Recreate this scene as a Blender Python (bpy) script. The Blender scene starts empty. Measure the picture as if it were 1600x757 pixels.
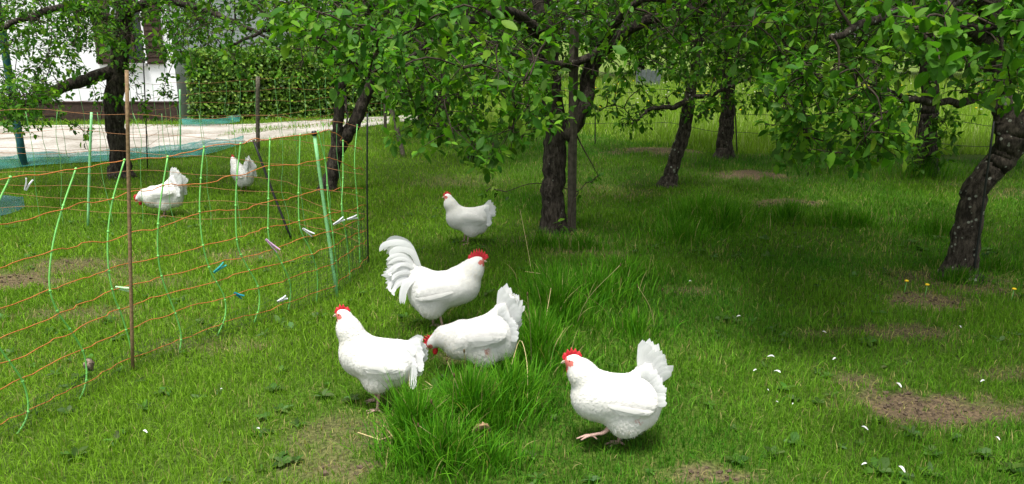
import bpy, math, random
import numpy as np
from mathutils import Vector, Matrix

# ------------------------------------------------------------------ camera, world, sun, exposure
CAM_H, PITCH, FPX = 1.6, math.radians(14.8), 1200.0      # FPX: focal length in pixels of a 1600 px wide frame
scene = bpy.context.scene
cam_d = bpy.data.cameras.new("camera"); cam = bpy.data.objects.new("camera", cam_d)
scene.collection.objects.link(cam)
cam.location = (0, 0, CAM_H); cam.rotation_euler = (math.pi/2 - PITCH, 0, 0)
cam_d.sensor_width = 36; cam_d.lens = 36*FPX/1600; cam_d.clip_start = 0.05; cam_d.clip_end = 1000
scene.camera = cam

SUN_DIR = Vector((-0.35, -1.0, 0)).normalized()*math.cos(math.radians(74)) + Vector((0, 0, math.sin(math.radians(74))))
world = bpy.data.worlds.new("World"); scene.world = world; world.use_nodes = True
wn, wl = world.node_tree.nodes, world.node_tree.links
sky = wn.new("ShaderNodeTexSky"); sky.sky_type = 'NISHITA'; sky.sun_disc = False
sky.sun_elevation = math.radians(74); sky.sun_rotation = math.atan2(SUN_DIR.x, SUN_DIR.y)
sky.dust_density = 3.0; sky.air_density = 1.0
hs = wn.new("ShaderNodeHueSaturation"); hs.inputs["Saturation"].default_value = 0.30   # thin cloud: pale sky
wl.new(sky.outputs[0], hs.inputs["Color"]); wl.new(hs.outputs[0], wn["Background"].inputs[0])
wn["Background"].inputs[1].default_value = 0.12
sun_d = bpy.data.lights.new("sun", 'SUN'); sun = bpy.data.objects.new("sun", sun_d)
scene.collection.objects.link(sun)
sun_d.energy = 3.0; sun_d.angle = math.radians(14); sun_d.color = (1.0, 0.98, 0.94)
sun.rotation_euler = (-SUN_DIR).to_track_quat('-Z', 'Y').to_euler(); sun.location = (0, 0, 30)
vs = scene.view_settings
vs.view_transform = 'Standard'; vs.look = 'None'; vs.gamma = 1; vs.use_curve_mapping = False
vs.exposure = 1.02
scene.cycles.max_bounces = 8; scene.cycles.transparent_max_bounces = 16
scene.cycles.use_denoising = True

C = scene.collection
rng = np.random.default_rng(7); random.seed(7)

# ------------------------------------------------------------------ projection helpers (photo pixel <-> place)
_f = np.array([0, math.cos(PITCH), -math.sin(PITCH)]); _u = np.array([0, math.sin(PITCH), math.cos(PITCH)])
EYE = np.array([0, 0, CAM_H])
def ray(px, py): return _f + (px-800)/FPX*np.array([1., 0, 0]) + (378.5-py)/FPX*_u
def G(px, py, z=0.0):
    d = ray(px, py); return EYE + d*((z-CAM_H)/d[2])
def P(px, py, Y):
    d = ray(px, py); return EYE + d*(Y/d[1])
def proj(p):
    p = np.atleast_2d(p) - EYE; w = p@_f; w = np.where(abs(w) < 1e-3, 1e-3, w)
    return 800+FPX*p[:, 0]/w, 378.5-FPX*(p@_u)/w, w

# ------------------------------------------------------------------ mesh helpers
def new_mesh(name, V, F3=None, F4=None, col=None, smooth=True):
    V = np.asarray(V, np.float32).reshape(-1, 3)
    F3 = np.zeros((0, 3), np.int32) if F3 is None or len(F3) == 0 else np.asarray(F3, np.int32).reshape(-1, 3)
    F4 = np.zeros((0, 4), np.int32) if F4 is None or len(F4) == 0 else np.asarray(F4, np.int32).reshape(-1, 4)
    me = bpy.data.meshes.new(name)
    me.vertices.add(len(V)); me.vertices.foreach_set("co", V.ravel())
    nl = F3.size+F4.size; me.loops.add(nl)
    me.loops.foreach_set("vertex_index", np.concatenate([F3.ravel(), F4.ravel()]))
    npoly = len(F3)+len(F4); me.polygons.add(npoly)
    ls = np.concatenate([np.arange(len(F3))*3, F3.size+np.arange(len(F4))*4]).astype(np.int32)
    me.polygons.foreach_set("loop_start", ls)
    me.update(calc_edges=True)
    me.polygons.foreach_set("use_smooth", np.full(npoly, bool(smooth)))
    if col is not None:
        a = me.color_attributes.new("Col", 'FLOAT_COLOR', 'POINT')
        c = np.ones((len(V), 4), np.float32); c[:, :3] = col; a.data.foreach_set("color", c.ravel())
    return me
class Acc:
    def __init__(s): s.V, s.T, s.Q, s.K, s.n = [], [], [], [], 0
    def add(s, V, T=None, Q=None, col=None):
        V = np.asarray(V, float).reshape(-1, 3)
        s.V.append(V)
        if T is not None and len(T): s.T.append(np.asarray(T).reshape(-1, 3)+s.n)
        if Q is not None and len(Q): s.Q.append(np.asarray(Q).reshape(-1, 4)+s.n)
        if col is not None: s.K.append(np.broadcast_to(np.asarray(col, float), V.shape))
        s.n += len(V)
    def mesh(s, name, smooth=True):
        return new_mesh(name, np.concatenate(s.V), np.concatenate(s.T) if s.T else None, np.concatenate(s.Q) if s.Q else None,
                        np.concatenate(s.K) if s.K else None, smooth)
    def build(s, name, mat, parent=None, smooth=True, kind=None, loc=None):
        return obj(name, s.mesh(name, smooth), mat, parent, kind)
def obj(name, me, mat=None, parent=None, kind=None):
    o = bpy.data.objects.new(name, me); C.objects.link(o)
    if mat is not None and me is not None and len(me.materials) == 0: me.materials.append(mat)
    if parent is not None:
        o.parent = parent; o.matrix_parent_inverse = parent.matrix_basis.inverted()
    if kind: o["kind"] = kind
    return o
def empty(name, loc=(0, 0, 0), rotz=0.0, scale=1.0):
    o = bpy.data.objects.new(name, None); C.objects.link(o)
    o.location = loc; o.rotation_euler = (0, 0, rotz); o.scale = (scale,)*3
    o.empty_display_size = 0.1
    return o
def child(name, me, mat, parent, kind=None):            # part given in the thing's own coordinates
    o = bpy.data.objects.new(name, me); C.objects.link(o); o.parent = parent
    if len(me.materials) == 0: me.materials.append(mat)
    if kind: o["kind"] = kind
    return o
def tag(o, label, cat, group=None):
    o["label"] = label; o["category"] = cat
    if group: o["group"] = group
    return o
def unit(v): v = np.asarray(v, float); return v/np.maximum(np.linalg.norm(v, axis=-1, keepdims=True), 1e-9)
def smooth_line(pts, n=6):                               # Catmull-Rom through the rows of pts (any width)
    p = np.asarray(pts, float)
    if len(p) < 3:
        t = np.linspace(0, 1, n+1)[:, None]; return p[0]*(1-t)+p[-1]*t
    q = np.vstack([2*p[0]-p[1], p, 2*p[-1]-p[-2]]); out = []
    for i in range(1, len(q)-2):
        a, b, c, d = q[i-1:i+3]
        for t in np.arange(n)/n:
            out.append(.5*((2*b)+(-a+c)*t+(2*a-5*b+4*c-d)*t*t+(-a+3*b-3*c+d)*t**3))
    out.append(p[-1]); return np.array(out)
def tube(pts, rad, sides=6, caps=True, jitter=0.0, r_=None):
    p = np.asarray(pts, float); n = len(p); rad = np.broadcast_to(np.asarray(rad, float), (n,))
    t = unit(np.gradient(p, axis=0)); ref = np.array([0, 0, 1.]) if abs(t[0][2]) < .9 else np.array([1., 0, 0])
    a = unit(np.cross(t[0], ref)); V = np.zeros((n, sides, 3)); ang = np.arange(sides)*2*math.pi/sides
    q_ = (r_ or rng); jt = q_.standard_normal(sides) if jitter else 0
    for i in range(n):
        a = unit(a - t[i]*(a@t[i])); b = np.cross(t[i], a)
        if jitter: jt = .86*jt+.5*q_.standard_normal(sides)
        rr = rad[i]*(1+jitter*jt)
        V[i] = p[i]+(np.cos(ang)*rr)[:, None]*a+(np.sin(ang)*rr)[:, None]*b
    i, j = np.meshgrid(np.arange(n-1), np.arange(sides), indexing='ij'); j2 = (j+1) % sides
    Q = np.stack([i*sides+j, i*sides+j2, (i+1)*sides+j2, (i+1)*sides+j], -1).reshape(-1, 4)
    V = V.reshape(-1, 3); T = []
    if caps:
        V = np.vstack([V, p[0], p[-1]]); k = n*sides
        for s in range(sides):
            T.append((k, (s+1) % sides, s)); T.append((k+1, (n-1)*sides+s, (n-1)*sides+(s+1) % sides))
    return V, T, Q
def boxv(x0, x1, y0, y1, z0, z1):
    V = [(x, y, z) for x in (x0, x1) for y in (y0, y1) for z in (z0, z1)]
    return V, None, [(0, 1, 3, 2), (4, 6, 7, 5), (0, 4, 5, 1), (2, 3, 7, 6), (0, 2, 6, 4), (1, 5, 7, 3)]
def ellipsoid(c, r, nu=12, nv=8):
    th = np.linspace(0, math.pi, nv+1)[1:-1]; ph = np.arange(nu)*2*math.pi/nu
    V = [(math.sin(a)*math.cos(b), math.sin(a)*math.sin(b), math.cos(a)) for a in th for b in ph]+[(0, 0, 1), (0, 0, -1)]
    k = len(V)-2; m = nv-1; T, Q = [], []
    for j in range(nu):
        T.append((k, j, (j+1) % nu)); T.append((k+1, (m-1)*nu+(j+1) % nu, (m-1)*nu+j))
        for i in range(m-1): Q.append((i*nu+j, (i+1)*nu+j, (i+1)*nu+(j+1) % nu, i*nu+(j+1) % nu))
    return np.array(V)*np.array(r)+np.array(c), T, Q
def vnoise(x, y, seed=0):                                # 2D value noise 0..1
    x = np.asarray(x, float); y = np.asarray(y, float)
    xi, yi = np.floor(x).astype(np.int64), np.floor(y).astype(np.int64); fx, fy = x-xi, y-yi
    fx, fy = fx*fx*(3-2*fx), fy*fy*(3-2*fy)
    def h(a, b):
        v = np.sin(a*127.1+b*311.7+seed*74.7)*43758.5453; return v-np.floor(v)
    return (h(xi, yi)*(1-fx)+h(xi+1, yi)*fx)*(1-fy)+(h(xi, yi+1)*(1-fx)+h(xi+1, yi+1)*fx)*fy
def fbm(x, y, seed=0): return .55*vnoise(x, y, seed)+.3*vnoise(x*2.1, y*2.1, seed+1)+.15*vnoise(x*4.3, y*4.3, seed+2)

# ------------------------------------------------------------------ materials
def nodes(name):
    m = bpy.data.materials.new(name); m.use_nodes = True; nt = m.node_tree
    return m, nt.nodes, nt.links, nt.nodes["Principled BSDF"]
def plain(name, col, rough=.6, spec=.3, bump=0, scale=40, var=.15):
    m, n, l, b = nodes(name); b.inputs["Roughness"].default_value = rough; b.inputs["Specular IOR Level"].default_value = spec
    tx = n.new("ShaderNodeTexNoise"); tx.inputs["Scale"].default_value = scale; tx.inputs["Detail"].default_value = 5
    tc = n.new("ShaderNodeTexCoord"); l.new(tc.outputs["Object"], tx.inputs["Vector"])
    r = n.new("ShaderNodeValToRGB"); r.color_ramp.elements[0].position = .3; r.color_ramp.elements[1].position = .7
    r.color_ramp.elements[0].color = (*[c*(1-var) for c in col], 1); r.color_ramp.elements[1].color = (*[min(1, c*(1+var)) for c in col], 1)
    l.new(tx.outputs["Fac"], r.inputs[0]); l.new(r.outputs[0], b.inputs["Base Color"])
    if bump:
        bp = n.new("ShaderNodeBump"); bp.inputs["Strength"].default_value = bump; bp.inputs["Distance"].default_value = .01
        l.new(tx.outputs["Fac"], bp.inputs["Height"]); l.new(bp.outputs[0], b.inputs["Normal"])
    return m
def foliage(name, rough=.45, trans=.35, spec=.35, tint=(1.15, 1.2, .6)):
    m, n, l, b = nodes(name); b.inputs["Roughness"].default_value = rough; b.inputs["Specular IOR Level"].default_value = spec
    at = n.new("ShaderNodeAttribute"); at.attribute_name = "Col"
    l.new(at.outputs["Color"], b.inputs["Base Color"])
    tr = n.new("ShaderNodeBsdfTranslucent"); mx = n.new("ShaderNodeMix"); mx.data_type = 'RGBA'; mx.blend_type = 'MULTIPLY'
    mx.inputs[0].default_value = 1; mx.inputs[7].default_value = (*tint, 1); l.new(at.outputs["Color"], mx.inputs[6])
    l.new(mx.outputs[2], tr.inputs[0])
    ms = n.new("ShaderNodeMixShader"); ms.inputs[0].default_value = trans
    l.new(b.outputs[0], ms.inputs[1]); l.new(tr.outputs[0], ms.inputs[2]); l.new(ms.outputs[0], n["Material Output"].inputs[0])
    return m
M = {}
M['grass'] = foliage('grass_blade', .6, .38, .06, (1.05, 1.25, .4))
M['leaf'] = foliage('apple_leaf', .5, .42, .12, (1.15, 1.35, .4))
M['hedge_leaf'] = foliage('hedge_leaf', .5, .3, .3)
def bark(name, dark, light, lichen, amount):
    m, n, l, b = nodes(name); b.inputs["Roughness"].default_value = .9; b.inputs["Specular IOR Level"].default_value = .15
    tc = n.new("ShaderNodeTexCoord"); mp = n.new("ShaderNodeMapping"); mp.inputs["Scale"].default_value = (1, 1, .35); l.new(tc.outputs["Object"], mp.inputs[0])
    nz = n.new("ShaderNodeTexNoise"); nz.inputs["Scale"].default_value = 38; nz.inputs["Detail"].default_value = 8; nz.inputs["Roughness"].default_value = .7
    l.new(mp.outputs[0], nz.inputs["Vector"])
    r = n.new("ShaderNodeValToRGB"); r.color_ramp.elements[0].position = .42; r.color_ramp.elements[1].position = .78
    r.color_ramp.elements[0].color = (*dark, 1); r.color_ramp.elements[1].color = (*light, 1); l.new(nz.outputs["Fac"], r.inputs[0])
    vo = n.new("ShaderNodeTexVoronoi"); vo.inputs["Scale"].default_value = 22; l.new(tc.outputs["Object"], vo.inputs["Vector"])
    n2 = n.new("ShaderNodeTexNoise"); n2.inputs["Scale"].default_value = 9; n2.inputs["Detail"].default_value = 4; l.new(tc.outputs["Object"], n2.inputs["Vector"])
    ad = n.new("ShaderNodeMath"); ad.operation = 'MULTIPLY_ADD'; ad.inputs[1].default_value = .9; l.new(n2.outputs["Fac"], ad.inputs[0]); l.new(vo.outputs["Distance"], ad.inputs[2])
    r2 = n.new("ShaderNodeValToRGB"); r2.color_ramp.elements[0].position = amount; r2.color_ramp.elements[1].position = amount+.05
    r2.color_ramp.elements[0].color = (1, 1, 1, 1); r2.color_ramp.elements[1].color = (0, 0, 0, 1); l.new(ad.outputs[0], r2.inputs[0])
    mx = n.new("ShaderNodeMix"); mx.data_type = 'RGBA'; mx.inputs[7].default_value = (*lichen, 1)
    l.new(r2.outputs[0], mx.inputs[0]); l.new(r.outputs[0], mx.inputs[6]); l.new(mx.outputs[2], b.inputs["Base Color"])
    bp = n.new("ShaderNodeBump"); bp.inputs["Strength"].default_value = 1; bp.inputs["Distance"].default_value = .02
    l.new(nz.outputs["Fac"], bp.inputs["Height"]); l.new(bp.outputs[0], b.inputs["Normal"])
    return m
M['bark'] = bark('apple_bark', (.018, .014, .011), (.14, .115, .09), (.15, .155, .12), .50)
M['bark_lichen'] = bark('lichened_bark', (.02, .016, .012), (.15, .125, .095), (.24, .25, .20), .57)
M['twig'] = plain('twig_bark', (.045, .035, .026), .9, .1, .4, 60, .4)

# ------------------------------------------------------------------ ground
road_near = np.array([G(-420, 278), G(-200, 262), G(0, 250), G(200, 242), G(330, 231), G(400, 222), G(520, 206), G(640, 190), G(720, 180)])
road_far = np.array([G(-420, 205), G(-200, 200), G(0, 198), G(200, 196), G(330, 196), G(400, 194.5), G(520, 188), G(640, 181), G(720, 174)])
# bare patches seen in the lawn: pixel centre, half sizes in metres, strength
BARE = [(1440, 632, .27, .13, 1), (1540, 640, .22, .09, .9), (1340, 590, .16, .06, .75), (1430, 520, .22, .10, .75), (1460, 470, .22, .14, .9),
        (1600, 585, .25, .06, .6), (1300, 520, .2, .05, .5), (1170, 275, .38, .22, 1), (1030, 238, .55, .3, .9), (1235, 318, .3, .16, .8), (1075, 455, .16, .08, .7),
        (545, 685, .22, .14, .5), (545, 735, .12, .05, .7), (480, 735, .2, .1, .4), (1120, 745, .16, .05, .8), (20, 440, .25, .2, .9), (115, 415, .4, .2, .7), (130, 490, .3, .12, .55),
        (870, 375, .3, .25, .7), (915, 395, .25, .15, .5), (700, 560, .12, .08, .7), (640, 635, .2, .06, .4), (1495, 440, .35, .25, .7), (940, 300, .5, .4, .35), (700, 285, .5, .35, .35),
        (390, 400, .25, .15, .5), (230, 440, .25, .12, .4), (1390, 345, .3, .12, .4), (330, 540, .25, .1, .35), (1560, 300, .4, .3, .4)]
BAREW = [(G(a, b), c, d, e) for a, b, c, d, e in BARE]
def bare(x, y):
    v = np.zeros_like(x)
    w = .75+.9*(fbm(x*6, y*6, 3)-.5)+.7*(fbm(x*24, y*24, 33)-.5)
    for c, rx, ry, s in BAREW:
        q = np.sqrt(((x-c[0])/rx)**2+((y-c[1])/ry)**2)
        v = np.maximum(v, s*np.clip((w*1.45-q*.75)*2.2, 0, 1))
    return v
MOUNDS = [(G(1170, 275), .3, .05), (G(1030, 238), .45, .06), (G(1235, 318), .25, .04)]
def ground_z(x, y):
    z = .05*(fbm(x*.5+3, y*.5, 5)-.5)+.018*(fbm(x*2.2, y*2.2, 9)-.5)
    for c, r, h in MOUNDS: z = z+h*np.exp(-((x-c[0])**2+(y-c[1])**2)/(r*r))
    return z*np.clip((np.hypot(x, y))/2, 0, 1)*np.clip((60-y)/20, 0, 1)
fx = np.concatenate([[-400, -200, -100, -60, -40], np.arange(-30, -9, 1.0), np.arange(-9, 9, .07), np.arange(9, 31, 1.0), [40, 60, 100, 200, 400]])
fy = np.concatenate([[-60, -30, -15, -8, -4, -2], np.arange(-1, 13, .07), np.arange(13, 46, .5), [50, 60, 80, 120, 200, 400, 700]])
gx, gy = np.meshgrid(fx, fy, indexing='ij'); gz = ground_z(gx, gy)
nx, ny = gx.shape; i, j = np.meshgrid(np.arange(nx-1), np.arange(ny-1), indexing='ij')
Q = np.stack([i*ny+j, (i+1)*ny+j, (i+1)*ny+j+1, i*ny+j+1], -1).reshape(-1, 4)
bv = bare(gx, gy)
soil = np.array([.105, .078, .050]); turf = np.array([.048, .085, .012])
tn = fbm(gx*1.3, gy*1.3, 21)[..., None]
gc = (turf*(1-bv[..., None])+soil*bv[..., None])*(.7+.6*tn)
far_t = np.clip((gy-26)/10, 0, 1)[..., None]
gc = gc*(1-far_t)+np.array([.10, .15, .03])*far_t
m, n, l, b = nodes("turf_soil"); b.inputs["Roughness"].default_value = .95; b.inputs["Specular IOR Level"].default_value = .1
at = n.new("ShaderNodeAttribute"); at.attribute_name = "Col"; tc = n.new("ShaderNodeTexCoord")
nz = n.new("ShaderNodeTexNoise"); nz.inputs["Scale"].default_value = 60; nz.inputs["Detail"].default_value = 6; l.new(tc.outputs["Object"], nz.inputs["Vector"])
rp = n.new("ShaderNodeValToRGB"); rp.color_ramp.elements[0].color = (.45, .45, .45, 1); rp.color_ramp.elements[1].color = (1.6, 1.55, 1.4, 1)
rp.color_ramp.elements[0].position = .3; rp.color_ramp.elements[1].position = .7
mx = n.new("ShaderNodeMix"); mx.data_type = 'RGBA'; mx.blend_type = 'MULTIPLY'; mx.inputs[0].default_value = 1
l.new(nz.outputs["Fac"], rp.inputs[0]); l.new(at.outputs["Color"], mx.inputs[6]); l.new(rp.outputs[0], mx.inputs[7]); l.new(mx.outputs[2], b.inputs["Base Color"])
bp = n.new("ShaderNodeBump"); bp.inputs["Strength"].default_value = .8; bp.inputs["Distance"].default_value = .02
l.new(nz.outputs["Fac"], bp.inputs["Height"]); l.new(bp.outputs[0], b.inputs["Normal"])
M['ground'] = m
obj("ground", new_mesh("ground", np.stack([gx, gy, gz], -1), None, Q, gc.reshape(-1, 3)), M['ground'], kind="structure")

# gravel lane: one sheet laid just over the ground, the grassy middle strip grows through it
def gravel():
    m, n, l, b = nodes("gravel"); b.inputs["Roughness"].default_value = .95; b.inputs["Specular IOR Level"].default_value = .1
    tc = n.new("ShaderNodeTexCoord")
    vo = n.new("ShaderNodeTexVoronoi"); vo.inputs["Scale"].default_value = 28; l.new(tc.outputs["Object"], vo.inputs["Vector"])
    nz = n.new("ShaderNodeTexNoise"); nz.inputs["Scale"].default_value = 1.6; nz.inputs["Detail"].default_value = 8; l.new(tc.outputs["Object"], nz.inputs["Vector"])
    r = n.new("ShaderNodeValToRGB"); r.color_ramp.elements[0].position = .35; r.color_ramp.elements[1].position = .65
    r.color_ramp.elements[0].color = (.27, .25, .21, 1); r.color_ramp.elements[1].color = (.47, .44, .40, 1); l.new(nz.outputs["Fac"], r.inputs[0])
    r2 = n.new("ShaderNodeValToRGB"); r2.color_ramp.elements[0].color = (1.1, 1.1, 1.1, 1); r2.color_ramp.elements[1].color = (.6, .58, .55, 1); l.new(vo.outputs["Distance"], r2.inputs[0])
    mx = n.new("ShaderNodeMix"); mx.data_type = 'RGBA'; mx.blend_type = 'MULTIPLY'; mx.inputs[0].default_value = 1
    l.new(r.outputs[0], mx.inputs[6]); l.new(r2.outputs[0], mx.inputs[7]); l.new(mx.outputs[2], b.inputs["Base Color"])
    bp = n.new("ShaderNodeBump"); bp.inputs["Strength"].default_value = .6; l.new(vo.outputs["Distance"], bp.inputs["Height"]); l.new(bp.outputs[0], b.inputs["Normal"])
    return m
M['gravel'] = gravel()
ra, rb = smooth_line(road_near, 12), smooth_line(road_far, 12)
ra[:, 1] += .14*(vnoise(ra[:, 0]*2.3, ra[:, 1], 4)-.5); rb[:, 1] += .14*(vnoise(rb[:, 0]*2.3, rb[:, 1], 6)-.5)
t = np.linspace(0, 1, 15)[None, :, None]; RV = ra[:, None]*(1-t)+rb[:, None]*t
RV[..., 2] = np.maximum(ground_z(RV[..., 0], RV[..., 1])+.012, .012)
nx, ny = RV.shape[:2]; i, j = np.meshgrid(np.arange(nx-1), np.arange(ny-1), indexing='ij')
Q = np.stack([i*ny+j, (i+1)*ny+j, (i+1)*ny+j+1, i*ny+j+1], -1).reshape(-1, 4)
obj("gravel_road", new_mesh("gravel_road", RV, None, Q), M['gravel'], kind="structure")
def road_t(x, y):                                        # 0 at the near edge, 1 at the far edge of the lane
    yn = np.interp(x, ra[:, 0], ra[:, 1]); yf = np.interp(x, rb[:, 0], rb[:, 1]); return (y-yn)/(yf-yn), yf-yn

# ------------------------------------------------------------------ house behind the lane
def house():
    yw = 15.55; x1 = P(281, 180, yw)[0]; x0 = x1-14.0; zt = 5.2
    h = empty("white_house", (x1-7, yw+4, 0)); tag(h, "white rendered house with dark brown plinth beyond the gravel lane", "house")
    M['render'] = plain("white_render", (.80, .81, .82), .9, .1, .15, 30, .03)
    M['brown'] = plain("brown_boards", (.050, .032, .024), .8, .2, .3, 20, .3)
    M['tile'] = plain("roof_tile", (.22, .09, .06), .9, .1, .3, 6, .25)
    M['glass'] = plain("window_glass", (.03, .035, .04), .05, .6)
    M['sill'] = plain("stone_sill", (.33, .33, .32), .8, .2)
    def part(name, bxs, mat, parent=h):
        a = Acc()
        for q in bxs: a.add(*boxv(*q))
        return a.build(name, mat, parent, smooth=False)
    # wall with a real opening for the window
    wx0, wx1, wz0, wz1 = P(185, 90, yw)[0], P(226, 90, yw)[0], P(200, 99, yw)[2], P(200, 99, yw)[2]+1.25
    w = part("wall", [(x0, wx0, yw, yw+8, .0, zt), (wx1, x1, yw, yw+8, 0, zt), (wx0, wx1, yw, yw+8, 0, wz0), (wx0, wx1, yw, yw+8, wz1, zt), (wx0, wx1, yw+.25, yw+8, wz0, wz1)], M['render'])
    a = Acc(); n = 9; bw = 14.0/n
    for k in range(n):
        o = part("plinth_board", [(x0+k*bw+.006, x0+(k+1)*bw-.006, yw-.045, yw-.003, .0, .37+.004*(k % 2))], M['brown'])
    part("plinth_ledge", [(x0, x1+.02, yw-.06, yw-.003, .376, .40)], M['brown'])
    wd = part("window", [(wx0+.003, wx0+.07, yw+.12, yw+.18, wz0+.003, wz1-.003), (wx1-.07, wx1-.003, yw+.12, yw+.18, wz0+.003, wz1-.003),
                         (wx0+.07, wx1-.07, yw+.12, yw+.18, wz0+.003, wz0+.07), (wx0+.07, wx1-.07, yw+.12, yw+.18, wz1-.07, wz1-.003), ((wx0+wx1)/2-.03, (wx0+wx1)/2+.03, yw+.11, yw+.17, wz0+.07, wz1-.07)], M['brown'])
    part("pane", [(wx0+.07, (wx0+wx1)/2-.03, yw+.14, yw+.15, wz0+.07, wz1-.07)], M['glass'], wd)
    part("pane", [((wx0+wx1)/2+.03, wx1-.07, yw+.14, yw+.15, wz0+.07, wz1-.07)], M['glass'], wd)
    part("sill", [(wx0-.05, wx1+.05, yw-.10, yw+.12, wz0-.055, wz0)], M['sill'], wd)
    for s in (0, 1):
        xa = wx1+.06 if s else wx0-.06-.34
        sh = part("shutter", [(xa, xa+.34, yw-.05, yw-.012, wz0-.02, wz1)], M['brown'])
        for k in range(12):
            part("slat", [(xa+.03, xa+.31, yw-.062, yw-.051, wz0+.02+k*.1, wz0+.09+k*.1)], M['brown'], sh)
    # gable roof
    a = Acc(); yc = yw+4; rz = zt+2.6
    V = [(x0-.6, yw-.25, zt-.1), (x1+.6, yw-.25, zt-.1), (x1+.6, yc, rz), (x0-.6, yc, rz), (x0-.6, yw+8.8, zt-.4), (x1+.6, yw+8.8, zt-.4)]
    V2 = [(v[0], v[1], v[2]+.15) for v in V]
    a.add(V+V2, None, [(0, 3, 2, 1), (3, 4, 5, 2), (6, 7, 8, 9), (9, 8, 11, 10), (0, 1, 7, 6), (4, 10, 11, 5), (0, 6, 9, 3), (3, 9, 10, 4), (1, 2, 8, 7), (2, 5, 11, 8)])
    a.build("roof", M['tile'], h, smooth=False)
    a = Acc()
    for xx in (x0+.01, x1-.01): a.add([(xx, yw+.01, zt), (xx, yw+7.99, zt), (xx, yc, zt+2.2)], [(0, 1, 2)])
    a.build("gable", M['render'], h, smooth=False)
    return x1, yw
HX, HY = house()

# ------------------------------------------------------------------ leaves
LEAF_U = np.array([0, .38, .38, .38, .74, .74, .74, 1.0]); LEAF_V = np.array([0, -.5, 0, .5, -.40, 0, .40, 0])
LEAF_T = np.array([(0, 2, 1), (0, 3, 2), (5, 7, 4), (5, 6, 7)]); LEAF_Q = np.array([(1, 2, 5, 4), (2, 3, 6, 5)])
LOW_U = np.array([0, .5, 1.0, .5]); LOW_V = np.array([0, -.5, 0, .5]); LOW_T = np.array([(0, 3, 2), (0, 2, 1)])
def leaf_verts(base, d, nrm, L, W, high=True, fold=.22, curl=.28):
    U, Vv = (LEAF_U, LEAF_V) if high else (LOW_U, LOW_V)
    d = unit(d); nrm = unit(nrm-d*np.sum(nrm*d, -1, keepdims=True)); s = np.cross(nrm, d)
    w = (fold*np.abs(Vv))[None, :]*W[:, None]-(curl*U*U)[None, :]*L[:, None]*(rng.random(len(L))[:, None]*2.0-.15)+((U*Vv)[None, :]*W[:, None]*(.35*rng.standard_normal(len(L)))[:, None])
    return base[:, None]+(U[None]*L[:, None])[..., None]*d[:, None]+(Vv[None]*W[:, None])[..., None]*s[:, None]+w[..., None]*nrm[:, None]
def leaf_add(acc, base, d, nrm, L, W, col, high=True):
    if len(base) == 0: return
    V = leaf_verts(base, d, nrm, L, W, high); k = V.shape[1]; off = (np.arange(len(base))*k)[:, None, None]
    cc = np.repeat(col, k, 0)
    if high: acc.add(V, (LEAF_T[None]+off).reshape(-1, 3), (LEAF_Q[None]+off).reshape(-1, 4), cc)
    else: acc.add(V, (LOW_T[None]+off).reshape(-1, 3), None, cc)
def leaf_cols(n, r, base=(.052, .140, .014), young=(.14, .28, .022), p=.32, var=.28):
    c = np.array(base)*(1+var*r.standard_normal((n, 1))).clip(.4, 1.9)
    y = (r.random(n) < p)[:, None]; c = np.where(y, np.array(young)*(.8+.4*r.random((n, 1))), c)
    return c*(1+.08*r.standard_normal((n, 3)))

ENV = np.array([(-300, 150), (0, 185), (60, 195), (85, 140), (150, 120), (165, 150), (215, 140), (235, 95), (262, 140), (285, 120), (300, 85), (350, 105), (480, 110), (600, 105),
                (630, 170), (660, 215), (760, 245), (835, 215), (850, 130), (900, 92), (925, 100), (938, 150), (962, 112), (1000, 118), (1060, 125), (1100, 160), (1160, 150), (1200, 135), (1235, 205), (1262, 235), (1330, 245), (1395, 232), (1418, 145), (1500, 145), (1600, 165), (1900, 200)], float)
def env(px): return np.interp(px, ENV[:, 0], ENV[:, 1])

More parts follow.
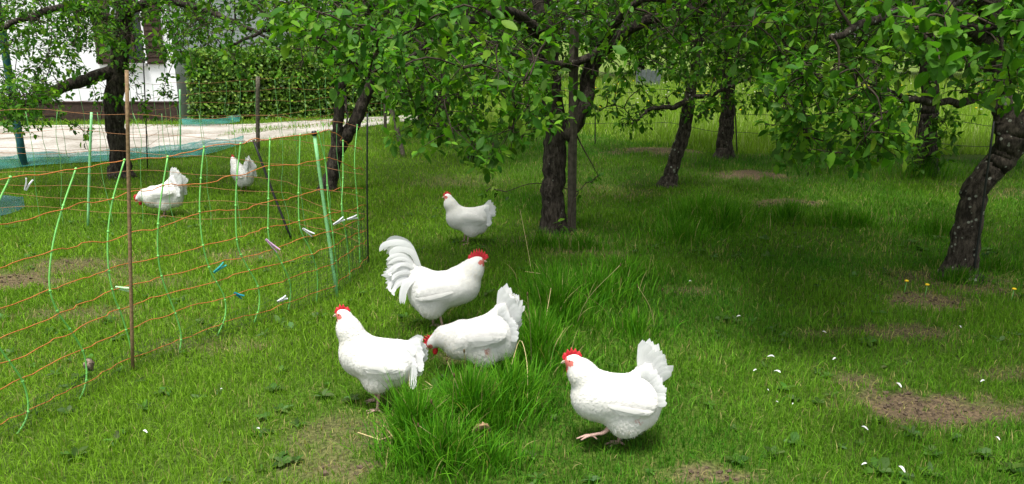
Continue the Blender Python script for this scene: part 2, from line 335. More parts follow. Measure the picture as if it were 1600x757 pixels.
def tree(name, label, trunk, limbs, crown, droops, n_cl, seed, group, bmat='bark', leafsize=.051, leaf_parts=0, per=8, spurs=(5, 9), respect=True, low=7.5, pal={}):
    """trunk/limbs: [(x,y,z,r)...]; crown: (centre, radii); droops: [(x,y,z,size,spurs)]"""
    r = np.random.default_rng(seed); base = trunk[0]
    root = empty(name, (base[0], base[1], ground_z(np.array([base[0]]), np.array([base[1]]))[0]))
    tag(root, label, "tree", group)
    # --- trunk with limbs
    a = Acc(); skel = []
    tr = smooth_line(trunk, 9)
    tr[:, :3] += .006*r.standard_normal((len(tr), 3))*np.array([1, 1, .3])
    flare = tr.copy(); flare[:5, 3] *= (1.42, 1.22, 1.11, 1.05, 1.02)
    flare = np.vstack([np.r_[flare[0, :3]-[0, 0, .12], flare[0, 3]*1.25], flare])
    a.add(*tube(flare[:, :3], flare[:, 3], 18, jitter=.06, r_=r))
    trunk_o = a.build("trunk", M[bmat], root)
    top = tr[tr[:, 2] > max(.9, .4*tr[-1, 2])]; skel += list(top)
    for lm in limbs:
        lp = smooth_line(lm, 7); lp[1:, :3] += .006*r.standard_normal((len(lp)-1, 3))
        b = Acc(); b.add(*tube(lp[:, :3], lp[:, 3], 9, jitter=.05, r_=r)); b.build("limb", M[bmat], root); skel += list(lp[3:])
    sk = np.array(skel)
    # --- leaf cluster centres: fill the crown, then the hanging sprays seen in the photo
    c, rad = np.array(crown[0]), np.array(crown[1]); pts = []
    while len(pts) < n_cl:
        v = r.standard_normal(3); v = v/np.linalg.norm(v)*(.35+.65*r.random()**.5)
        p = c+v*rad*(1+.12*r.standard_normal())
        if p[2] < .8: continue
        if np.linalg.norm(p-EYE) < 2.3 or (seed == 1 and p[0] < -.2 and p[1] > 5.5): continue
        px, py, w = (q[0] for q in proj(p))
        if respect and w > 0 and -350 < px < 1950 and py+.16*FPX/w > env(px): continue
        pts.append((*p, .2, 0))
    cl = pts+[tuple(q) for q in droops]; cl = np.array(cl)
    dist = np.array([np.min(np.linalg.norm(sk[:, :3]-q[:3], axis=1)) for q in cl]); cl = cl[np.argsort(dist)]
    br = Acc(); LB, LD, LN, LS = [], [], [], []
    sxyz = list(sk[:, :3]); srad = list(sk[:, 3]); S = np.array(sxyz)
    for q in cl:
        t = q[:3]; dd = np.linalg.norm(S-t, axis=1); k = int(np.argmin(dd)); s0 = S[k]; ln = dd[k]
        if ln > .04:
            mid = (s0+t)/2+np.array([0, 0, .16*ln])+.07*ln*r.standard_normal(3)
            ln_pts = smooth_line([s0, mid, t], max(2, int(ln/.18)+1))
            r0 = min(srad[k]*.6, .006+.011*ln); rr = np.linspace(max(r0, .005), .0032, len(ln_pts))
            br.add(*tube(ln_pts, rr, 5, caps=False))
            S = np.vstack([S, ln_pts[1:]]); srad += list(rr[1:])
        d0 = unit(t-s0+1e-4)
        ns = int(q[4]) if q[4] else r.integers(*spurs)
        for _ in range(ns):
            o = r.standard_normal(3)*q[3]*np.array([.75, .75, .6]); e = t+o
            br.add(*tube(np.array([t-d0*.05*r.random(), t+o*.5+[0, 0, .015], e]), [.003, .0024, .0018], 3, caps=False))
            ax = unit(o+d0*.3+np.array([0, 0, .1]))
            nl = r.integers(per-2, per+3); az = r.random()*6.28+np.arange(nl)*2.4; el = r.uniform(-.35, .9, nl)
            x_ = unit(np.cross(ax, [.31, .2, .93])); y_ = np.cross(ax, x_)
            d = np.cos(el)[:, None]*(np.cos(az)[:, None]*x_+np.sin(az)[:, None]*y_)+np.sin(el)[:, None]*ax
            d[:, 2] -= .18; d = unit(d)
            nn = np.array([0, 0, 1.])+.45*r.standard_normal((nl, 3))
            LB.append(e+.02*r.standard_normal((nl, 3))+d*.012); LD.append(d); LN.append(nn); LS.append(leafsize*np.clip(1+.33*r.standard_normal(nl), .35, 1.6))
    B, D, N, Ls = np.concatenate(LB), np.concatenate(LD), np.concatenate(LN), np.concatenate(LS); W = Ls*(.44+.12*r.random(len(Ls)))
    ok = B[:, 2] > .06; B, D, N, Ls, W = B[ok], D[ok], N[ok], Ls[ok], W[ok]
    col = leaf_cols(len(B), r, **pal)
    px, py, w = proj(B); dist = np.linalg.norm(B-EYE, axis=1); seen = (w > .1) & (px > -60) & (px < 1660) & (py > -40)
    high = (dist < low) & (px > -350) & (px < 1950) & (py > -250) & (w > 0)
    child_b = br.build("branches", M['twig'], root)
    pick = np.zeros(len(B), bool)
    if leaf_parts:
        idx = np.where(seen)[0]; pick[idx[np.argsort(dist[idx])[:leaf_parts]]] = True
    crown_acc = Acc()
    leaf_add(crown_acc, B[high & ~pick], D[high & ~pick], N[high & ~pick], Ls[high & ~pick], W[high & ~pick], col[high & ~pick], True)
    lo = ~high & ~pick; leaf_add(crown_acc, B[lo], D[lo], N[lo], Ls[lo]*1.08, W[lo]*1.1, col[lo], False)
    cr = crown_acc.build("crown", M['leaf'], root, kind="stuff")
    if leaf_parts:                                       # the leaves that show largest, each a piece of its own
        for k in np.where(pick)[0]:
            me = LEAF_MESH[r.integers(len(LEAF_MESH))]
            d = unit(D[k]); nn = unit(N[k]-d*(N[k]@d)); s = np.cross(nn, d)
            o = bpy.data.objects.new("leaf", me); C.objects.link(o); o.parent = root
            mw = Matrix(((d[0]*Ls[k], s[0]*W[k], nn[0]*Ls[k], B[k][0]), (d[1]*Ls[k], s[1]*W[k], nn[1]*Ls[k], B[k][1]), (d[2]*Ls[k], s[2]*W[k], nn[2]*Ls[k], B[k][2]), (0, 0, 0, 1)))
            o.matrix_parent_inverse = root.matrix_basis.inverted(); o.matrix_basis = mw
    return root
LEAF_MESH = []
for k in range(10):                                      # finer outline for the nearest leaves
    r = np.random.default_rng(500+k); U = np.array([0, .12, .3, .5, .7, .87, 1.0]); wv = np.array([0, .26, .46, .5, .42, .24, 0])
    cu, fo, tw = r.uniform(.05, .38), r.uniform(.1, .3), r.uniform(-.12, .12)
    V, T, Qd = [], [], []
    for u, w_ in zip(U, wv):
        jit = 1+.06*r.standard_normal()
        zc = -cu*u*u
        V += [(u, -w_*jit, zc+fo*w_*.5+tw*u*w_), (u, 0, zc), (u, w_*jit, zc+fo*w_*.5-tw*u*w_)]
    for q in range(len(U)-1): Qd += [(q*3, q*3+1, q*3+4, q*3+3), (q*3+1, q*3+2, q*3+5, q*3+4)]
    cc = leaf_cols(1, r, p=.55)[0]
    me = new_mesh("leaf", V, T, Qd, np.tile(cc, (len(V), 1))); me.materials.append(M['leaf']); LEAF_MESH.append(me)

def T4(px, py, Y, rr): p = P(px, py, Y); return (p[0], p[1], p[2], rr)
def base4(px, py, rr): p = G(px, py); return (p[0], p[1], 0.0, rr)
def DR(px, py, Y, size=.12, n=4): p = P(px, py, Y); return (p[0], p[1], p[2], size, n)
ORCH = "apple trees of the orchard"

# main tree by the wooden stake
b = base4(867, 362, .105); Y = b[1]
tr = [b, T4(864, 290, Y, .095), T4(868, 215, Y+.02, .092), T4(860, 130, Y, .088), T4(852, 60, Y, .088), T4(846, 0, Y, .075), (b[0]-.05, Y+.05, 2.7, .05), (b[0]+.1, Y, 3.6, .02)]
lims = [[T4(880, 215, Y, .085), T4(912, 165, Y+.03, .07), T4(930, 95, Y+.05, .06), T4(990, 42, Y+.1, .045), T4(1080, 10, Y+.2, .03), T4(1180, -20, Y+.4, .015)],
        [T4(935, 88, Y+.05, .03), T4(880, 102, Y-.15, .034), T4(815, 95, Y-.4, .028), T4(770, 70, Y-.7, .018), T4(700, 60, Y-1.2, .012)],
        [T4(850, 60, Y, .06), T4(800, 20, Y-.5, .04), T4(740, 30, Y-1.2, .03), T4(680, 60, Y-1.9, .018), T4(640, 90, Y-2.3, .01)],
        [T4(930, 95, Y+.05, .04), T4(960, 40, Y-.4, .035), T4(1010, 0, Y-1.0, .022), T4(1100, 20, Y-1.5, .012)],
        [T4(846, 0, Y, .06), (b[0]-.7, Y+.8, 2.6, .04), (b[0]-1.5, Y+1.3, 2.9, .02)], [T4(846, 0, Y, .06), (b[0]+.8, Y+.9, 2.7, .04), (b[0]+1.7, Y+1.4, 3.0, .02)]]
r = np.random.default_rng(11)
dr = []
for k in range(60):                                      # the big spray hanging left of the trunk
    x = r.uniform(615, 850); y = r.uniform(60, env(x)-6); dr.append(DR(x, y, r.uniform(3.6, 5.6), .12, 5))
for x, y, yy in [(690, 212, 4.3), (720, 205, 4.3), (740, 228, 4.4), (775, 232, 4.6), (762, 250, 4.5), (815, 218, 4.8), (840, 205, 5.0), (858, 190, 5.0), (870, 170, 4.9), (842, 175, 4.7), (665, 195, 4.2),
                 (576, 122, 3.3), (560, 110, 3.4), (605, 115, 3.5), (520, 70, 3.4), (450, 30, 3.3), (590, 80, 3.2), (540, 100, 3.3), (620, 60, 3.0), (560, 40, 3.0), (660, 40, 3.0), (700, 20, 2.9), (760, 20, 2.9), (500, 20, 3.1), (480, 60, 3.4),
                 (945, 150, 6.0), (960, 165, 6.1), (935, 175, 6.0), (1000, 140, 6.2), (975, 120, 6.1), (990, 190, 6.3)]:
    dr.append(DR(x, y, yy, .07, 3 if y > 140 else 5))
for x, y in [(760, 300), (775, 297), (790, 300), (925, 285), (935, 275), (905, 300)]: dr.append(DR(x, y, Y-.05, .03, 1))
for x, y in [(880, 385), (905, 375), (850, 380), (925, 390), (890, 360), (840, 372)]: dr.append(DR(x, y, Y-.15, .05, 2))
tree("apple_tree", "thick dark apple tree trunk with a squared wooden stake tied against it", tr, lims, ((b[0]+.3, Y-.5, 2.35), (2.4, 2.2, 1.25)), dr, 330, 1, ORCH, leaf_parts=300)

# right tree with crooked lichened trunk
b = base4(1500, 432, .105); Y = b[1]
tr = [b, T4(1512, 360, Y, 0.088), T4(1530, 290, Y, 0.084), T4(1570, 245, Y-.03, 0.088), T4(1578, 205, Y-.05, 0.080), T4(1562, 150, Y, 0.063), T4(1552, 80, Y, 0.059), T4(1556, 10, Y, 0.050), (P(1540, 0, Y)[0], Y, 2.6, .04), (P(1500, 0, Y)[0], Y+.1, 3.3, .015)]
lims = [[T4(1585, 225, Y-.02, .07), T4(1605, 190, Y+.1, .06), T4(1640, 140, Y+.2, .05), T4(1700, 60, Y+.4, .03)],
        [T4(1560, 140, Y, .03), T4(1500, 160, Y-.2, .024), T4(1440, 158, Y-.4, .02), T4(1400, 150, Y-.6, .016), T4(1330, 110, Y-.8, .012)],
        [T4(1552, 70, Y, .05), T4(1480, 30, Y-.6, .035), T4(1400, 20, Y-1.2, .025), T4(1300, 60, Y-1.5, .015)],
        [T4(1552, 60, Y, .05), T4(1530, 0, Y-.8, .03), T4(1480, 10, Y-1.8, .02), T4(1460, 30, Y-2.3, .012)],
        [T4(1556, 10, Y, .05), (b[0]-.9, Y+.7, 2.6, .03), (b[0]-1.6, Y+.9, 2.8, .015)]]
r = np.random.default_rng(12); dr = []
for k in range(46):
    x = r.uniform(1215, 1398); y = r.uniform(100, env(x)-12); dr.append(DR(x, y, r.uniform(3.4, 4.6), .10, 5))
for x, y, yy in [(1430, 45, 2.5), (1455, 60, 2.45), (1480, 70, 2.5), (1500, 40, 2.5), (1530, 50, 2.5), (1565, 45, 2.5), (1590, 60, 2.5), (1470, 25, 2.5), (1240, 215, 3.8), (1250, 225, 3.9), (1300, 240, 3.7), (1330, 250, 3.7), (1385, 228, 3.8), (1390, 210, 3.7),
                 (1580, 130, 3.6), (1540, 150, 3.9), (1500, 145, 3.8), (1595, 110, 3.4), (1520, 110, 3.5)]:
    dr.append(DR(x, y, yy, .06, 4))
tree("apple_tree", "crooked apple tree with pale lichen spots on its bent trunk", tr, lims, ((b[0]-.2, Y-.4, 2.3), (2.4, 2.3, 1.2)), dr, 440, 2, ORCH, bmat='bark_lichen', leaf_parts=300)

# left tree in front of the house
b = base4(190, 277, .118); Y = b[1]
tr = [b, T4(184, 220, Y, 0.104), T4(178, 165, Y, 0.100), T4(185, 100, Y, 0.100), T4(192, 40, Y, 0.088), T4(192, 0, Y, 0.080), (b[0], Y, 2.7, .07), (b[0]-.1, Y, 3.6, .02)]
lims = [[T4(182, 110, Y, .07), T4(130, 125, Y-.3, .065), T4(95, 138, Y-.5, .06), T4(62, 153, Y-.7, .05), T4(30, 165, Y-.9, .025), T4(0, 170, Y-1.1, .012)],
        [T4(190, 40, Y, .06), T4(120, 10, Y-.5, .045), T4(40, 30, Y-1.0, .03), T4(-40, 60, Y-1.5, .015)],
        [T4(192, 20, Y, .06), T4(250, 0, Y-.5, .045), T4(330, 20, Y-1.2, .03), T4(420, 60, Y-1.6, .012)],
        [T4(192, 0, Y, .06), (b[0]+.8, Y+1.0, 2.7, .04), (b[0]+1.4, Y+1.6, 2.9, .02)], [T4(192, 0, Y, .06), (b[0]-.9, Y+1.0, 2.7, .04), (b[0]-1.6, Y+1.4, 2.9, .02)]]
r = np.random.default_rng(13); dr = []
for k in range(34): dr.append(DR(r.uniform(-60, 75), r.uniform(115, 190), r.uniform(7.0, 8.4), .13, 5))
for k in range(95): x = r.uniform(-20, 300); dr.append(DR(x, r.uniform(-5, env(x)-18), r.uniform(7.6, 9.6), .14, 5))
for x, y, yy in [(150, 150, 8.3), (180, 150, 8.3), (215, 150, 8.2), (222, 165, 8.2), (255, 140, 8.4), (262, 120, 8.4), (258, 150, 8.4), (165, 135, 8.2), (200, 120, 8.2), (230, 170, 8.2), (115, 195, 8.0), (130, 205, 8.0)]: dr.append(DR(x, y, yy, .07, 3))
tree("apple_tree", "apple tree with a low drooping left limb in front of the white house", tr, lims, ((b[0], Y-.1, 2.5), (2.4, 2.1, 1.2)), dr, 190, 3, ORCH, leaf_parts=300, low=9.5)

# leaning forked tree behind the net
b = base4(512, 300, .08); Y = b[1]
tr = [b, T4(524, 245, Y, 0.069), T4(528, 190, Y, 0.056), T4(535, 130, Y, 0.052), T4(548, 80, Y, 0.047), T4(565, 30, Y, 0.043), (P(570, 0, Y)[0], Y, 2.5, .035), (P(560, 0, Y)[0], Y+.1, 3.2, .012)]
lims = [[T4(521, 250, Y, .07), T4(540, 215, Y+.02, .072), T4(558, 185, Y+.05, .066), T4(572, 150, Y+.08, .06), T4(585, 110, Y+.1, .05), T4(610, 50, Y+.2, .035), T4(640, 0, Y+.3, .02)],
        [T4(548, 80, Y, .04), T4(500, 50, Y-.4, .03), T4(430, 45, Y-.9, .02), T4(360, 70, Y-1.3, .012)],
        [T4(560, 40, Y, .04), T4(580, 10, Y-.8, .03), T4(560, 15, Y-1.6, .02), T4(540, 30, Y-2.4, .012)],
        [T4(535, 130, Y, .02), T4(542, 170, Y-.15, .012), T4(541, 200, Y-.2, .006)]]
r = np.random.default_rng(14); dr = []
for k in range(46): x = r.uniform(300, 640); dr.append(DR(x, r.uniform(0, env(x)), r.uniform(5.2, 8.2), .13, 5))
tree("apple_tree", "slim leaning apple tree forked low down behind the poultry net", tr, lims, ((b[0]+.1, Y-.3, 2.4), (2.0, 2.1, 1.0)), dr, 180, 4, ORCH, leaf_parts=300, low=8.5)

# slender leaning tree with mottled bark
b = base4(1043, 290, .085); Y = b[1]
tr = [b, T4(1055, 250, Y, .075), T4(1068, 210, Y, .07), T4(1077, 160, Y, .065), T4(1085, 110, Y, .05), T4(1092, 60, Y, .045), T4(1098, 0, Y, .035), (P(1110, 0, Y)[0], Y, 3.0, .012)]
lims = [[T4(1078, 155, Y, .035), T4(1050, 168, Y-.2, .028), T4(1020, 170, Y-.3, .022), T4(1000, 185, Y-.4, .014), T4(985, 195, Y-.4, .008)],
        [T4(1080, 150, Y, .03), T4(1110, 150, Y-.1, .022), T4(1140, 135, Y-.2, .016), T4(1180, 120, Y-.3, .01)], [T4(1090, 70, Y, .035), T4(1050, 30, Y-.5, .025), T4(1000, 40, Y-.9, .012)]]
r = np.random.default_rng(15); dr = []
for x, y in [(985, 190), (975, 196), (1000, 180), (1015, 165), (1030, 168), (990, 170), (1100, 160), (1120, 165), (1105, 175), (1090, 185), (1140, 150), (1160, 160), (1130, 140), (1060, 140), (1040, 150), (1085, 120)]: dr.append(DR(x, y, Y-.2, .08, 4))
for k in range(34): x = r.uniform(930, 1230); dr.append(DR(x, r.uniform(0, env(x)-10), r.uniform(7.0, 9.5), .14, 5))
tree("apple_tree", "slender apple tree leaning right with mottled pale bark", tr, lims, ((b[0]+.2, Y, 2.5), (1.8, 1.8, 1.0)), dr, 190, 5, ORCH, bmat='bark_lichen', low=9)

def back_tree(px, py, top, rad, label, seed, dy=None, cw=2.0, n=190, extra=[]):
    b = base4(px, py, rad); Y = b[1]
    tr = [b, T4(px+2, (py*2+top)/3, Y, rad*.86), T4(px+4, (py+top*2)/3, Y, rad*.8), T4(px+7, top, Y, rad*.75), T4(px+5, 20, Y, rad*.6), (b[0]+.1, Y, 3.2, rad*.3)]
    z0 = P(px, 60, Y)[2]; r = np.random.default_rng(seed); lims = []
    for a in np.arange(5)*1.256+r.random():
        dx, dyy = math.cos(a), math.sin(a); lims.append([(b[0]+.05, Y, z0, rad*.5), (b[0]+.5*dx, Y+.5*dyy, z0+.35, rad*.38), (b[0]+1.2*dx, Y+1.2*dyy, z0+.45, rad*.25), (b[0]+1.8*dx, Y+1.8*dyy, z0+.25, rad*.1)])
    dr = [DR(x, y, Y-.3, .12, 5) for x, y in extra]
    for k in range(30): x = px+r.uniform(-170, 170); dr.append(DR(x, r.uniform(20, min(env(x), 125)), Y+r.uniform(-1.5, 1.2), .16, 5))
    return tree("apple_tree", label, tr, lims, ((b[0], Y, 2.6), (cw, cw, 1.1)), dr, n, seed, ORCH, low=0, leafsize=.072)
back_tree(1131, 248, 160, .125, "straight rough apple tree trunk at the edge of the tall meadow grass", 6, extra=[(1195, 150), (1215, 160), (1175, 165), (1110, 165)])
back_tree(1447, 274, 150, .13, "upright dark apple tree with leafy shoots beside its trunk", 7, extra=[(1475, 190), (1480, 200), (1470, 215), (1478, 180), (1425, 235), (1430, 215), (1465, 235), (1430, 255)])
back_tree(688, 214, 165, .10, "short reddish apple tree trunk near the end of the gravel lane", 8, extra=[(640, 160), (720, 150), (660, 165)])
back_tree(736, 250, 150, .05, "thin young apple tree with leafy shoots all along its stem", 9, cw=1.5, n=70, extra=[(735, 240), (730, 225), (742, 215), (728, 205), (740, 195), (734, 232), (745, 180), (725, 185)])
back_tree(1700, 262, 150, .13, "apple tree standing beyond the crooked lichened one near the meadow", 10)

# ------------------------------------------------------------------ hedge, far wood
def hedge():
    x0, x1 = HX+.25, P(690, 150, 17)[0]; h = empty("clipped_hedge", ((x0+x1)/2, HY+.7, 0)); tag(h, "clipped leafy green hedge along the gravel lane beside the house", "hedge")
    r = np.random.default_rng(31); n = 15000
    def front(x): return HY-.10+np.clip((x-x0)/(x1-x0), 0, 1)*1.7
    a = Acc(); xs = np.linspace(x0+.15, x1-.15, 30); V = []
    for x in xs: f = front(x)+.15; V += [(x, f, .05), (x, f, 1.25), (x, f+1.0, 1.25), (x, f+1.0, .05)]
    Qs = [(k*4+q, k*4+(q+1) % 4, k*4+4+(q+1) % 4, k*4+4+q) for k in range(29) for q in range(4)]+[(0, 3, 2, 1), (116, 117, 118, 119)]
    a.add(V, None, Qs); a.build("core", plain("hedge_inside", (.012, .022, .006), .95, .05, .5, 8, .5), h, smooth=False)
    x = r.uniform(x0, x1, n); s = r.random(n); z = np.where(s < .72, r.uniform(.03, 1.38, n), 1.33+.10*r.random(n)); f = front(x)
    y = np.where(s < .72, f+.16*r.random(n)-.08*(fbm(x*3, z*3, 8)), f+1.1*r.random(n)); z = z+.06*(fbm(x*2, y*0, 2)-.5)
    e = (s > .95); x = np.where(e, x0-.03+.12*r.random(n), x); y = np.where(e, front(x)+1.1*r.random(n), y); z = np.where(e, r.uniform(.05, 1.35, n), z)
    B = np.stack([x, y, z], -1); D = unit(r.standard_normal((n, 3))*[1, .6, .6]+[0, -.4, -.3]); N = np.stack([.5*r.standard_normal(n), -1+.5*r.standard_normal(n), .7+.5*r.standard_normal(n)], -1)
    L = r.uniform(.06, .10, n); a = Acc()
    leaf_add(a, B, D, N, L, L*.62, leaf_cols(n, r, base=(.07, .16, .014), young=(.17, .29, .025), p=.36, var=.4), False)
    a.build("foliage", M['hedge_leaf'], h, kind="stuff")
hedge()
def wood():
    r = np.random.default_rng(41); a = Acc(); tk = Acc()
    specs = [(x+r.uniform(-1, 1), y+r.uniform(-1.5, 1.5), r.uniform(2.2, 3.6), r.uniform(6, 9)) for x, y in [(-8, 27), (-4, 29), (0, 30), (3.5, 31), (7, 31), (10.5, 32), (14, 32), (18, 31), (22, 31), (26, 31), (30, 30), (-2, 35), (5, 36), (12, 37), (20, 36), (28, 36)]]
    for x, y, w, h in specs:
        tk.add(*tube(np.array([(x, y, -.1), (x+.1, y, h*.4), (x, y+.1, h*.8)]), [.22, .17, .05], 7))
        n = 3600; v = unit(r.standard_normal((n, 3)))*(r.random((n, 1))**.33); lob = 1+.28*np.sin(v[:, :1]*7+x)*np.cos(v[:, 2:]*6+y)
        B = np.array([x, y, h*.52])+v*lob*np.array([w, w, h*.47]); B = B[B[:, 2] > .25]
        n = len(B); L = r.uniform(.18, .34, n)
        leaf_add(a, B, unit(r.standard_normal((n, 3))-[0, 0, .3]), r.standard_normal((n, 3))+[0, -.3, 1.], L, L*.6, leaf_cols(n, r, base=(.03, .062, .013), young=(.07, .12, .022), p=.2, var=.4), False)
    root = empty("far_wood", (8, 32, 0)); root["kind"] = "stuff"; root["label"] = "dark leafy wood closing the meadow in the distance"; root["category"] = "wood"
    a.build("foliage", M['leaf'], root, kind="stuff"); tk.build("trunks", M['bark'], root, kind="stuff")
wood()

# ------------------------------------------------------------------ grass
def blades(x, y, h, w, bend, col, r, az=None, z0=None, tri=False, tipcol=None):
    n = len(x); az = r.uniform(0, 6.283, n) if az is None else az
    base = np.stack([x, y, ground_z(x, y)-.004 if z0 is None else z0], -1)
    ld = np.stack([np.cos(az), np.sin(az), np.zeros(n)], -1)
    fz = az+1.57+.8*r.standard_normal(n); sd = np.stack([np.cos(fz), np.sin(fz), np.zeros(n)], -1)
    up = np.array([0, 0, 1.])
    def at(t): return base+up*(h*(t-.38*np.minimum(bend, 1.3)*t*t))[:, None]+ld*(h*bend*t*t)[:, None]
    hw = (w/2)[:, None]*sd
    if tri:
        V = np.stack([base-hw, base+hw, at(1.0)], 1); T = np.array([(0, 1, 2)])[None]+(np.arange(n)*3)[:, None, None]; k = 3; Qd = None
    else:
        m = at(.55); V = np.stack([base-hw*.8, base+hw*.8, m-hw, m+hw, at(1.0)], 1); k = 5; o = (np.arange(n)*5)[:, None, None]
        T = np.array([(2, 3, 4)])[None]+o; Qd = (np.array([(0, 1, 3, 2)])[None]+o).reshape(-1, 4)
    cc = np.repeat(col, k, 0)
    if tipcol is not None: cc[k-1::k] = tipcol
    return V.reshape(-1, 3), T.reshape(-1, 3), Qd, cc
MEADOW = np.array([G(640, 205), G(700, 205), G(860, 212), G(930, 214), G(1000, 226), G(1130, 243), G(1300, 250), G(1450, 262), G(1700, 262), G(2200, 275)])
def meadow_edge(x): return np.interp(x, MEADOW[:, 0], MEADOW[:, 1], left=60)
def grass_cols(x, y, r, dry):
    n = len(x)
    a = np.array([.042, .160, .012]); b2 = np.array([.160, .295, .020]); d = np.array([.36, .32, .12])
    q = np.clip(fbm(x*.9+5, y*.9, 13)*1.5-.25+.22*r.standard_normal(n), 0, 1)[:, None]
    left = np.clip((.4-x)/2.2, 0, 1)[:, None]*.72      # sunlit left of the lawn: its yellower light put into the blade colour
    q = np.clip(q*.75+left, 0, 1)
    c = a*(1-q)+b2*q; c = c*(1+.22*r.standard_normal((n, 1))).clip(.45, 1.8)
    dd = (r.random(n) < dry)[:, None]; return np.where(dd, d*(.6+.6*r.random((n, 1))), c)
def lawn():
    r = np.random.default_rng(51); acc = Acc()
    def zone(y0, y1, dens, hmul, wmul, tri, margin):
        xm = y1*.70+margin; n = int((y1-y0)*2*xm*dens)
        x = r.uniform(-xm, xm, n); y = r.uniform(y0, y1, n); k = np.abs(x) < y*.70+margin; x, y = x[k], y[k]
        bv = bare(x, y); tt, wd = road_t(x, y)
        rd = (tt > -.02) & (tt < 1.0) & (x < P(720, 180, 18)[0])
        strip = rd & (x > G(360, 208)[0]) & (np.abs(tt-.52+.06*np.sin(x*1.7)) < .13)
        edge = rd & ((tt < .07) | (tt > .9)) & (r.random(len(x)) < .5)
        keep = (r.random(len(x)) > bv*.80) & (~rd | strip | edge) & (y < meadow_edge(x)+.6)
        keep &= ~((x < HX+.1) & (y > HY-.05)) & ~((x > HX) & (x < 0) & (y > HY+.1+np.clip((x-HX)*.2, 0, 1.5)))
        thin = fbm(x*3.1, y*3.1, 17); keep &= r.random(len(x)) < .55+.75*thin
        x, y, bv, thin = x[keep], y[keep], bv[keep], thin[keep]; n = len(x)
        pn = fbm(x*1.4, y*1.4, 23); h = hmul*(.030+.055*r.random(n)**1.4)*(.65+.8*pn)*(1-.55*bv)
        bend = np.abs(.35+.45*r.standard_normal(n)).clip(.05, 1.3)
        acc.add(*blades(x, y, h, wmul*(.0021+.0019*r.random(n)), bend, grass_cols(x, y, r, .03+.07*(thin < .4)+.6*np.clip(bv, 0, 1)), r, tri=tri))
    zone(.9, 3.6, 11000, .80, 1.0, False, 1.7)
    zone(3.6, 5.6, 7500, .82, 1.25, False, 1.5)
    zone(5.6, 8.5, 3600, .9, 1.7, False, 1.5)
    zone(8.5, 13.5, 1500, 1.1, 2.6, True, 1.2)
    zone(13.5, 19, 450, 1.5, 5, True, 1.2)
    acc.build("lawn_grass", M['grass'], kind="stuff")
lawn()
def meadow():
    r = np.random.default_rng(52); acc = Acc(); fl = Acc()
    n = 150000; y = 11+22*r.random(n)**1.35; xm = y*.72+1.5; x = r.uniform(-1, 1, n)*xm
    e = meadow_edge(x); k = (y > e+.25*(fbm(x*3, y*3, 3)-.2)) & (x > G(640, 205)[0]); x, y, e = x[k], y[k], e[k]; n = len(x)
    rise = np.clip((y-e)/.6, .35, 1)
    h = rise*(.16+.22*r.random(n))*(.7+.6*fbm(x*.8, y*.8, 7)); col = np.array([.19, .32, .028])*(1+.25*r.standard_normal((n, 1))).clip(.4, 1.8)
    q = np.clip((fbm(x*.35, y*.35, 9)-.3)*1.6, 0, 1)[:, None]; col = col*(1-q*.6)+np.array([.30, .40, .06])*q*.6
    seed_ = (r.random(n) < .16)[:, None]; tip = np.where(seed_, np.array([.46, .46, .25]), col)
    acc.add(*blades(x, y, h, .005+.0007*y*(.6+.8*r.random(n)), np.abs(.3+.3*r.standard_normal(n)).clip(.05, .9), col, r, tri=True, tipcol=tip))
    acc.build("meadow_grass", M['grass'], kind="stuff")
    n = 420; y = 13.5+15*r.random(n); x = r.uniform(-.05, .72, n)*y; cl = fbm(x*.6, y*.6, 19); k = (y > meadow_edge(x)+1) & (cl > .5); x, y = x[k], y[k]; n = len(x)
    z = ground_z(x, y)+r.uniform(.26, .38, n); w = r.random(n) < .35
    for q in range(n):
        V, T, Qd = ellipsoid((x[q], y[q], z[q]), (.024, .024, .012), 6, 3); fl.add(V, T, Qd, (.62, .60, .52) if w[q] else (.75, .55, .02))
    fl.build("meadow_flowers", M['grass'], kind="stuff")
meadow()
